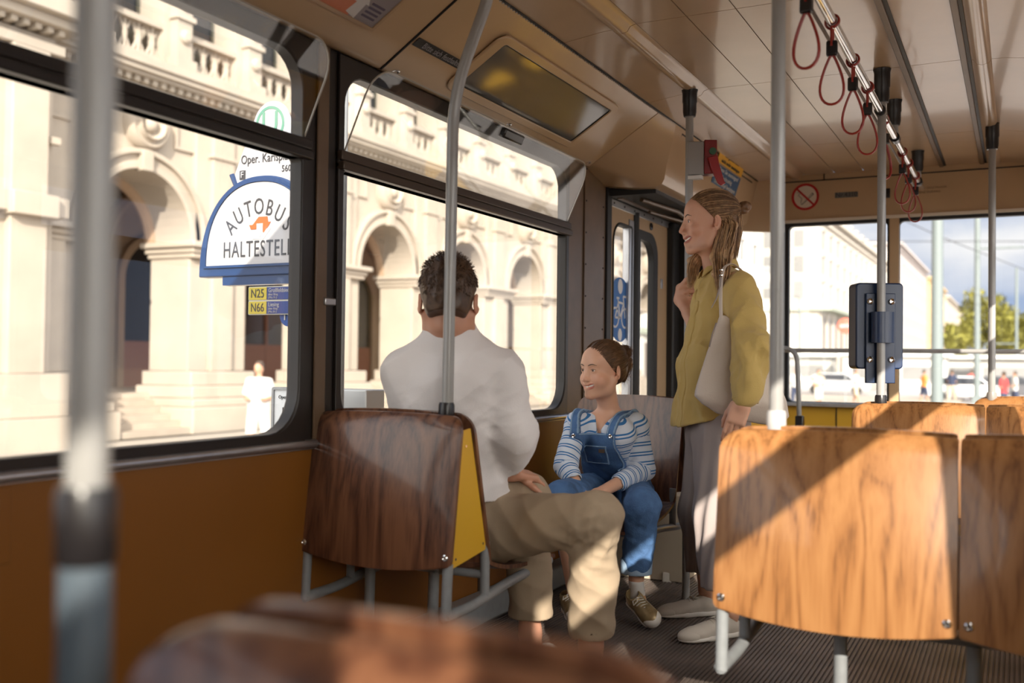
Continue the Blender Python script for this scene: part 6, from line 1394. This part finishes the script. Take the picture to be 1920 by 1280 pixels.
# ---------------------------------------------------------------- the standing woman
HW = Frame(at(1330, 417, 4.05), (-.885, -.46, -.02), (-.04, -.02, 1), 1.07)
skin_w = skin_mat('skin_woman', (.66, .37, .255), (.45, .15, .12))
Fw_ = nrm([-.89, -.45, 0]); Lw = np.cross((0, 0, 1), Fw_)
nbw = at(1347, 512, 4.08); chw = at(1352, 575, 4.10); hpw = at(1345, 800, 4.12)
s1 = at(1386, 528, 3.93); e1_ = at(1410, 655, 3.74); w1_ = at(1393, 752, 3.70); s2 = at(1335, 525, 4.26); PX, PY = -1.32, 4.33
fist = at(1292, 550, 1); r_ = fwd+RT*(1292-960)/F_PX+UP*(640-548)/F_PX; pz = (EYEP+r_*4.42)[2]
w2_ = at(1291, 588, 4.38); e2_ = at(1322, 668, 4.28)
fN = at(1372, 1178, 3.80); fN[2] = 0; 
woman = thing('person', 'person with half-up blonde hair in a mustard shirt standing and holding the pole', 'person', (hpw[0], hpw[1], 0))
F = Field(); head(F, HW, neck=nbw)
F.add(f_ecap(chw, hpw, .085, .11, Lw, .68), .04)
F.chain([nbw+np.array([0, 0, -.05]), s1+np.array([0, 0, -.035])], [.035, .035], .03); F.chain([nbw+np.array([0, 0, -.05]), s2+np.array([0, 0, -.035])], [.035, .035], .03)
F.chain([s1, e1_, w1_], [.044, .037, .025], .015); F.chain([s2, e2_, w2_], [.044, .037, .025], .015)
hand(F, w1_, at(1366, 830, 3.69)-w1_, fwd+RT*.35, -RT, 1.0, curl=(.22, .38, .3), thumb=1.25)
pole_c = np.array([PX, PY, pz]); tl = -nrm([RT[0], RT[1], 0]); tcam = -nrm([fwd[0], fwd[1], 0])
for i in range(4):
    z_ = pz+.036-.0235*i*1.05; P = []
    for a_ in np.linspace(2.85, -.75, 7): P.append(np.array([PX, PY, z_-.004*a_])+(-tl*math.cos(a_)*-1*-1 if False else (tl*-math.cos(a_)))*.031+tcam*math.sin(a_)*.031)
    F.chain(P, [.0118-.0006*i]*4+[.0108, .0102, .009], .003)
F.chain([w2_, pole_c+tl*.034+np.array([0, 0, -.03])-tcam*.005, pole_c+tl*.036+np.array([0, 0, .022])], [.024, .026, .020], .02)
F.chain([pole_c+tl*.040+np.array([0, 0, .02])+tcam*.01, pole_c+tl*.014+tcam*.034+np.array([0, 0, .055]), pole_c-tl*.018+tcam*.034+np.array([0, 0, .064])], [.014, .0115, .0095], .005)
hN = hpw+Lw*.09+np.array([0, 0, .02]); hF_ = hpw-Lw*.09+np.array([0, 0, .02]); aN = at(1368, 1150, 3.84); aF = at(1326, 1105, 4.16)
kN = at(1350, 965, 3.96); kF = at(1318, 960, 4.20)
F.chain([hN, kN, aN], [.085, .058, .036], .02); F.chain([hF_, kF, aF], [.085, .058, .036], .02)
tN = at(1318, 1192, 3.78); tN[2] = .03; tF = at(1296, 1142, 4.14); tF[2] = .03; hNl = aN*np.array([1, 1, 0])-nrm((tN-aN)*np.array([1, 1, 0]))*.05; hFl = aF*np.array([1, 1, 0])-nrm((tF-aF)*np.array([1, 1, 0]))*.05
for a_, t__ in ((aN, tN), (aF, tF)): F.chain([a_, a_*np.array([1, 1, 0])+np.array([0, 0, .05]), t__*np.array([1, 1, 0])+np.array([0, 0, .03])-nrm((t__-a_)*np.array([1, 1, 0]))*.04], [.034, .026, .016], .012)
hc = HW.c; lo_, hi_ = bb([HW.c, hpw, s1, s2, e1_, w2_, aN, aF, tN, tF, pole_c], .12); lo_[2] = 0
FB = F; sdf('body', F, [(lo_, np.array([hi_[0], hi_[1], pz-.10]), .0055), (np.array([lo_[0], lo_[1], pz-.105]), np.array([hi_[0], hi_[1], hc[2]-.105]), .0038), (hc-np.array([.15, .15, .11]), hc+np.array([.15, .15, .15]), .0025)], skin_w, woman, skin_attrs(HW))
hair_w = hairmat('hair_dark_blonde', (.17, .09, .045)); hair_wl = hairmat('hair_blonde', (.48, .30, .155), .3)
face_parts(HW, woman, 'blue', hairmat('brow_brown', (.07, .035, .02)), False, FB)
F = Field(); F.add(HW.ell((0, -.014, .038), (.0800, .1025, .0880)), .01); F.add(HW.ell((0, -.062, -.01), (.060, .050, .062)), .03)
F.cut(HW.R@np.array([0, 1, -.95]), HW(0, .012, .024))
for q in (-1, 1): F.sub(HW.ell((q*.084, .004, -.02), (.020, .026, .038)), .006)
F.disp = wrinkle(.0014, 130, 7, (1, .4, 1)); hw_ = sdf('hair', F, [(hc-.16, hc+.16, .0032)], hair_w, woman)
bc = HW(0, -.128, .052); F = Field(); F.add(HW.ell((0, -.136, .060), (.020, .026, .021)), .008); F.add(HW.cap((0, -.095, .045), (0, -.125, .052), .016, .012), .008); F.add(HW.ell((0, -.132, .040), (.014, .016, .010)), .006); F.disp = wrinkle(.0015, 150, 8)
bun = sdf('hair_bun', F, [(bc-.06, bc+.06, .003)], hair_w, woman)
b = MB(); b.tube([HW(.0145*math.cos(t), -.112, .048+.0145*math.sin(t)) for t in np.linspace(0, 6.283, 20, endpoint=False)], .003, 6, closed=True); b.build('hair_tie', mat('hair_tie_brown', (.10, .04, .02), .6), bun)
rg = np.random.RandomState(9); ps = []; ps2 = []
for i in range(900):
    u_0 = rg.uniform(-.030, .122); f_0 = .012+.95*(u_0-.024)-.035*rg.rand()**2; e_0 = np.array([0, (f_0+.014)/.1025, (u_0-.038)/.088]); l2_ = 1-e_0@e_0
    if l2_ < .0: continue
    a_ = np.array([math.sqrt(l2_)*(1 if rg.rand() < .5 else -1), e_0[1], e_0[2]]); c_ = nrm(np.array([0, -.112+.014, .048-.038])/np.array([.08, .1025, .088]))
    P = slerp_path(HW, a_, c_, (.081, .1035, .089), 10, 1.0+.015*rg.rand(), (0, -.014, .038), .003, rg); q = HW.loc(P[0][None])[0]
    if q[1]-.012 > .95*(q[2]-.024)+.012: continue
    (ps if rg.rand() < .6 else ps2).append(P)
strands('hair_strands', ps, hair_w, hw_, r=.0012, seg=4); strands('hair_highlights', ps2, hair_wl, hw_, r=.0010, seg=4)
# loose lengths falling to the chest
F = Field(); nearP = [HW(.062, -.055, -.02), at(1352, 480, 3.97), at(1352, 515, 3.93), at(1350, 540, 3.93)]
F.add(f_ecap(nearP[0], nearP[1], .018, .020, Fw_, .5), .02); F.add(f_ecap(nearP[1], nearP[2], .017, .015, Fw_, .45), .02); F.add(f_ecap(nearP[2], nearP[3]+np.array([0, 0, .02]), .012, .004, Fw_, .5), .02)
F.add(f_ecap(HW(0, -.085, -.01), HW(0, -.075, -.11), .030, .028, HW.L, .6), .03)
farP = [HW(-.055, -.02, -.06), at(1304, 488, 4.12), at(1298, 515, 4.10), at(1294, 528, 4.09)]
F.add(f_ecap(farP[0], farP[1], .014, .016, Fw_, .55), .02); F.add(f_ecap(farP[1], farP[3], .015, .007, Fw_, .5), .02)
F.disp = wrinkle(.0025, 80, 17, (1, 1, .25)); lo_, hi_ = bb(nearP+farP+[HW(0, -.1, 0)], .06)
ll = sdf('hair_lengths', F, [(lo_, hi_, .0038)], hair_wl, woman)
ps = []; ps2 = []
for i in range(240):
    s_ = rg.uniform(-1, 1); o_ = rg.normal()*.006; w_ = rg.normal(size=5)*.004; g_ = 1-.25*rg.rand()
    P = [HW(.060+rg.normal()*.006, -.045+s_*.026, .012+rg.normal()*.02), nearP[0]+Fw_*(s_*.030+w_[0])+HW.L*(.012+o_), (nearP[0]+nearP[1])/2+Fw_*(s_*.034+w_[1])+HW.L*(.014+o_), nearP[1]+Fw_*(s_*.036+w_[2])+Lw*(.014+o_), nearP[2]+Fw_*(s_*.030*g_+w_[3])+Lw*(.013+o_), nearP[3]+Fw_*(s_*.018*g_+w_[4])+Lw*(.004+o_)+np.array([0, 0, .012-.05*rg.rand()*(1-s_*s_)])]
    (ps if rg.rand() < .35 else ps2).append(P)
for i in range(130):
    a_ = rg.uniform(-1, 1); k_ = rg.normal()*.004
    (ps if rg.rand() < .5 else ps2).append([HW(a_*.055, -.085-.030*(1-a_*a_)+k_, .03+rg.normal()*.01), HW(a_*.058, -.090-.028*(1-a_*a_)+k_, -.03), HW(a_*.055, -.084-.024*(1-a_*a_)+k_, -.08), HW(a_*.048, -.078-.02*(1-a_*a_)+k_, -.125-.02*rg.rand())])
for i in range(90):
    s_ = rg.uniform(-1, 1); o_ = rg.normal()*.006; w_ = rg.normal(size=4)*.003
    ps2.append([farP[0]+Fw_*s_*.02, farP[1]+Fw_*(s_*.026+w_[0])+Lw*(.012+o_), farP[2]+Fw_*(s_*.024+w_[1])+Lw*(.010+o_), farP[3]+Fw_*(s_*.012+w_[2])+Lw*o_+np.array([0, 0, -.03*rg.rand()])])
strands('hair_lengths_dark', ps, hair_w, ll, r=.0016, seg=4, sm=3); strands('hair_lengths_light', ps2, hair_wl, ll, r=.0016, seg=4, sm=3)
# mustard shirt
F = Field(); F.add(f_ecap(chw+np.array([0, 0, .02])+Fw_*.01, at(1350, 690, 4.10)+Fw_*.02, .112, .135, Lw, .78), .05)
F.add(f_ecap(at(1350, 690, 4.10)+Fw_*.02, at(1342, 790, 4.12)+Fw_*.025, .135, .158, Lw, .82), .05)
F.chain([nbw+np.array([0, 0, -.03]), s1+np.array([0, 0, -.028])], [.064, .062], .035); F.chain([nbw+np.array([0, 0, -.04]), s2+np.array([0, 0, -.030])], [.055, .058], .035)
F.add(f_cap(at(1388, 560, 4.02), at(1398, 610, 4.02), .078, .078), .05)
F.chain([s1+np.array([0, 0, -.034]), e1_+RT*.004, at(1402, 715, 3.72)], [.062, .070, .064], .03); F.chain([at(1402, 715, 3.72), at(1399, 738, 3.71)], [.054, .048], .02)
F.chain([s2+np.array([0, 0, -.02]), e2_, e2_+(w2_-e2_)*.55], [.068, .06, .045], .03)
F.sub(f_ecap(nbw+Fw_*.055+np.array([0, 0, -.03]), nbw+np.array([0, 0, .12]), .026, .058, Lw, .9), .006); F.sub(f_cap(nbw+Fw_*.125+np.array([0, 0, -.125]), nbw+Fw_*.05+np.array([0, 0, 0]), .008, .036), .006)
F.sub(f_cap(at(1399, 735, 3.71), at(1385, 790, 3.71), .038, .038), .004)
mw1 = wrinkle(0.0145, 26, 71, (1, 1, .35)); mw2 = wrinkle(.0050, 60, 72, (1, 1, .7)); cuffp = at(1404, 705, 3.72)
def mwf(p): k = np.exp(-((p-cuffp)**2).sum(1)/.006)+.6*np.exp(-((p-e1_)**2).sum(1)/.010); return mw1(p)+mw2(p)*(.35+1.3*k)
F.disp = mwf; F.cut((.25, .1, -1), at(1310, 785, 4.1)+np.array([0, 0, -.006]))
lo_, hi_ = bb([nbw, s1, s2, e1_, e2_, w1_, hpw], .19)
must = mat('mustard_linen', (.56, .40, .13), .85, bump=.15, bscale=300, sheen=.2)
shirt = sdf('mustard_shirt', F, [(lo_, hi_, .0060)], must, woman)
# cuff, collar, placket, pocket
FS = F
def wsh(region, a0, a1): return Fn(lambda p: (lambda dd: np.maximum.reduce([dd-a1, a0-dd, region(p)]))(FS.ev(p)))
plc = lambda p: np.maximum.reduce([np.abs((p-chw)@Lw-.050)-.017, -((p-chw)@Fw_)+.02, (p-chw)[:, 2]-.02])
bx_ = (chw-np.array([.30, .30, .50]), chw+np.array([.2, .2, .05])); sdf('placket', wsh(plc, -.012, .0035), [(*bx_, .005)], must, shirt)
F = Field(); c0_ = at(1401, 726, 3.72); c1_ = at(1397, 752, 3.71); ax_ = nrm(c1_-c0_); F.add(f_cap(c0_, c1_, .050, .050), .01); F.cut(ax_, c1_); F.cut(-ax_, c0_-ax_*.005); F.sub(f_cap(c0_+ax_*.01, c1_+ax_*.08, .042, .042), .003); F.disp = wrinkle(.0018, 50, 73)
cf = sdf('cuff', F, [(c0_-.08, c1_+.08, .0042)], must, shirt); b = MB(); bp_ = c1_+RT*.046-UP*-.012-fwd*.02; b.lathe(bp_, [(.006, 0), (.006, .002), (.003, .002)], -fwd+RT*.5, 12); b.build('button', mat('button_horn', (.45, .33, .15), .4), cf)
b = MB()
def col_pt(a_, h_, out): 
    d_ = Fw_*math.cos(a_)+Lw*math.sin(a_); k = max(0, math.cos(a_)); return nbw+d_*(.058+out-.0*k)+Fw_*(.020*k)+np.array([0, 0, .040-.070*k*k])-Fw_*.010*(1-k)+np.array([0, 0, h_])
A_ = np.linspace(.55, 2*math.pi-.55, 44); vs = []; 
for a_ in A_: vs += [col_pt(a_, -.012, .000), col_pt(a_, .022, -.004), col_pt(a_, .026, .002), col_pt(a_, -.006-.012*abs(math.cos(a_/2))**0, .018)]
n_a = len(A_); fs = []
for i in range(n_a-1):
    for k in range(3): fs.append((i*4+k, i*4+k+1, i*4+5+k, i*4+4+k))
b.add(vs, fs); co = b.build('collar', must, shirt, ang=60); mo = co.modifiers.new('thick', 'SOLIDIFY'); mo.thickness = .003; mo = co.modifiers.new('sub', 'SUBSURF'); mo.levels = mo.render_levels = 1
# necklace
b = MB(); b.tube([nbw+Fw_*(.03+.036*math.cos(t)*1.0)+Lw*.050*math.sin(t)+np.array([0, 0, .012-.030*(1+math.cos(t))]) for t in np.linspace(-2.2, 2.2, 26)], .0011, 6); b.build('necklace', mat('gold', (.8, .55, .25), .2, metal=1), woman)
# wide trousers
F = Field(); F.add(f_ecap(hpw+np.array([0, 0, .10]), hpw+np.array([0, 0, -.02]), .10, .125, Lw, .8), .04)
zc = .185
F.chain([hN, kN+np.array([0, 0, .0]), aN*np.array([1, 1, 0])+np.array([-.0, 0, zc])], [.112, .105, .108], .04); F.chain([hF_, kF, aF*np.array([1, 1, 0])+np.array([0, 0, zc])], [.110, .098, .092], .04)
rr = np.random.RandomState(81); dirs = [nrm([math.cos(a_), math.sin(a_), 0]) for a_ in rr.rand(5)*3.14]
def fold(p):
    k = np.clip((.95-p[:, 2])/.5, 0, 1); s = 0
    for i, d_ in enumerate(dirs): s = s+np.sin(p@d_*(55+14*i)+i*2+.8*np.sin(p[:, 2]*5+i))
    return .0052*k*s/1.6
F.disp = fold; F.cut((0, 0, -1), (0, 0, zc)); F.cut((0, 0, 1), hpw+np.array([0, 0, .15])); 
F.sub(f_cap(aN*np.array([1, 1, 0])+np.array([0, 0, .22]), aN*np.array([1, 1, 0]), .066, .066), .004); F.sub(f_cap(aF*np.array([1, 1, 0])+np.array([0, 0, .22]), aF*np.array([1, 1, 0]), .056, .056), .004)
lo_, hi_ = bb([hpw, hN, hF_, kN, kF, aN, aF], .16)
sdf('wide_trousers', F, [(lo_, hi_, .0062)], mat('taupe_cloth', (.34, .29, .275), .85, bump=.08, bscale=300), woman)
sneaker('shoe', woman, hNl, hNl+nrm((tN-hNl)*np.array([1, 1, 0]))*.285, (0, 0, 1), 1.05, mat('shoe_cream', (.60, .55, .48), .6), mat('shoe_cream', (.60, .55, .48), .6), shoe_w)
sneaker('shoe', woman, hFl, hFl+nrm((tF-hFl)*np.array([1, 1, 0]))*.27, (0, 0, 1), 1.0, mat('shoe_cream', (.60, .55, .48), .6), mat('shoe_cream', (.60, .55, .48), .6), shoe_w)
for pos, ax_ in ((pole_c+tcam*.031+np.array([0, 0, -.012]), nrm(tl*-1+np.array([0, 0, .05]))), ):
    b = MB(); u1_ = nrm(np.cross(ax_, (0, 0, 1))); u2_ = np.cross(ax_, u1_); b.tube([pos+(u1_*math.cos(t)+u2_*math.sin(t))*.0118 for t in np.linspace(0, 6.283, 18, endpoint=False)], .0014, 6, closed=True); b.build('ring', MATS['gold'], woman)
# cream shoulder bag
BD = 3.83
bagp = [(1350, 590), (1362, 592), (1382, 606), (1420, 650), (1452, 700), (1474, 752), (1479, 780), (1468, 794), (1430, 795), (1385, 788), (1345, 775), (1316, 757), (1303, 742), (1306, 722), (1325, 660), (1342, 610)]
bo = at(1390, 720, BD); bx, by = RT, UP
poly = np.array([((at(x_, y_, BD)-bo)@bx, (at(x_, y_, BD)-bo)@by) for x_, y_ in bagp])
def polysd(q):
    d = np.full(len(q), 9.); ins = np.zeros(len(q), bool); n = len(poly)
    for i in range(n):
        a_, c_ = poly[i], poly[(i+1) % n]; e = c_-a_; w_ = q-a_; t__ = np.clip((w_@e)/(e@e), 0, 1); d = np.minimum(d, np.sqrt(((w_-t__[:, None]*e)**2).sum(1)))
        cnd = ((a_[1] > q[:, 1]) != (c_[1] > q[:, 1])); xx = (c_[0]-a_[0])*(q[:, 1]-a_[1])/(c_[1]-a_[1]+1e-12)+a_[0]; ins ^= cnd & (q[:, 0] < xx)
    return np.where(ins, -d, d)
bwr = wrinkle(.002, 22, 91)
def bagf(p):
    q = np.stack([(p-bo)@bx, (p-bo)@by], 1); d2 = polysd(q); w_ = (p-bo)@fwd; T = .008+.044*np.sqrt(np.clip(-d2/.085, 0, 1)); low = np.clip((.12-q[:, 1])/.2, 0.35, 1); return np.maximum(d2, np.abs(w_)-T*low)*.7+bwr(p)
bag = thing('shoulder_bag', 'cream leather tote bag hanging from the standing woman\'s shoulder', 'bag', tuple(bo))
leather = mat('cream_leather', (.60, .52, .45), .5, bump=.12, bscale=180)
lo_, hi_ = bb([at(x_, y_, BD) for x_, y_ in bagp], .07)
bgm = sdf('bag_body', Fn(bagf), [(lo_, hi_, .0055)], leather, bag)
pts = [at(1352, 600, BD-.03), at(1351, 560, 3.80), at(1352, 520, 3.80), at(1358, 500, 3.84), at(1372, 492, 3.93), at(1395, 510, 4.03), at(1415, 570, 4.10), at(1412, 640, 4.05)]
b = MB(); b.tube(pathfillet(pts, .05), .007, 8, flat=.35, side=None); b.build('strap', leather, bag)
b = MB(); b.tube([at(1353, 512, 3.79), at(1351, 535, 3.788), at(1343, 560, 3.786), at(1334, 577, 3.786)], [.0035, .0035, .003, .002], 6); b.build('strap_end', mat('leather_edge_grey', (.30, .25, .22), .5), bag)
b = MB(); 
for yy_ in (506, 516): c_ = at(1352, yy_, 3.788); b.lathe(c_, [(.007, 0), (.007, .004), (.003, .006)], -fwd, 12)
b.build('buckle', chrome, bag)
b = MB(); b.tube([at(1343, 605, BD-.02), at(1336, 625, BD-.022), at(1330, 650, BD-.024)], .003, 6); b.build('piping', MATS['leather_edge_grey'], bag)
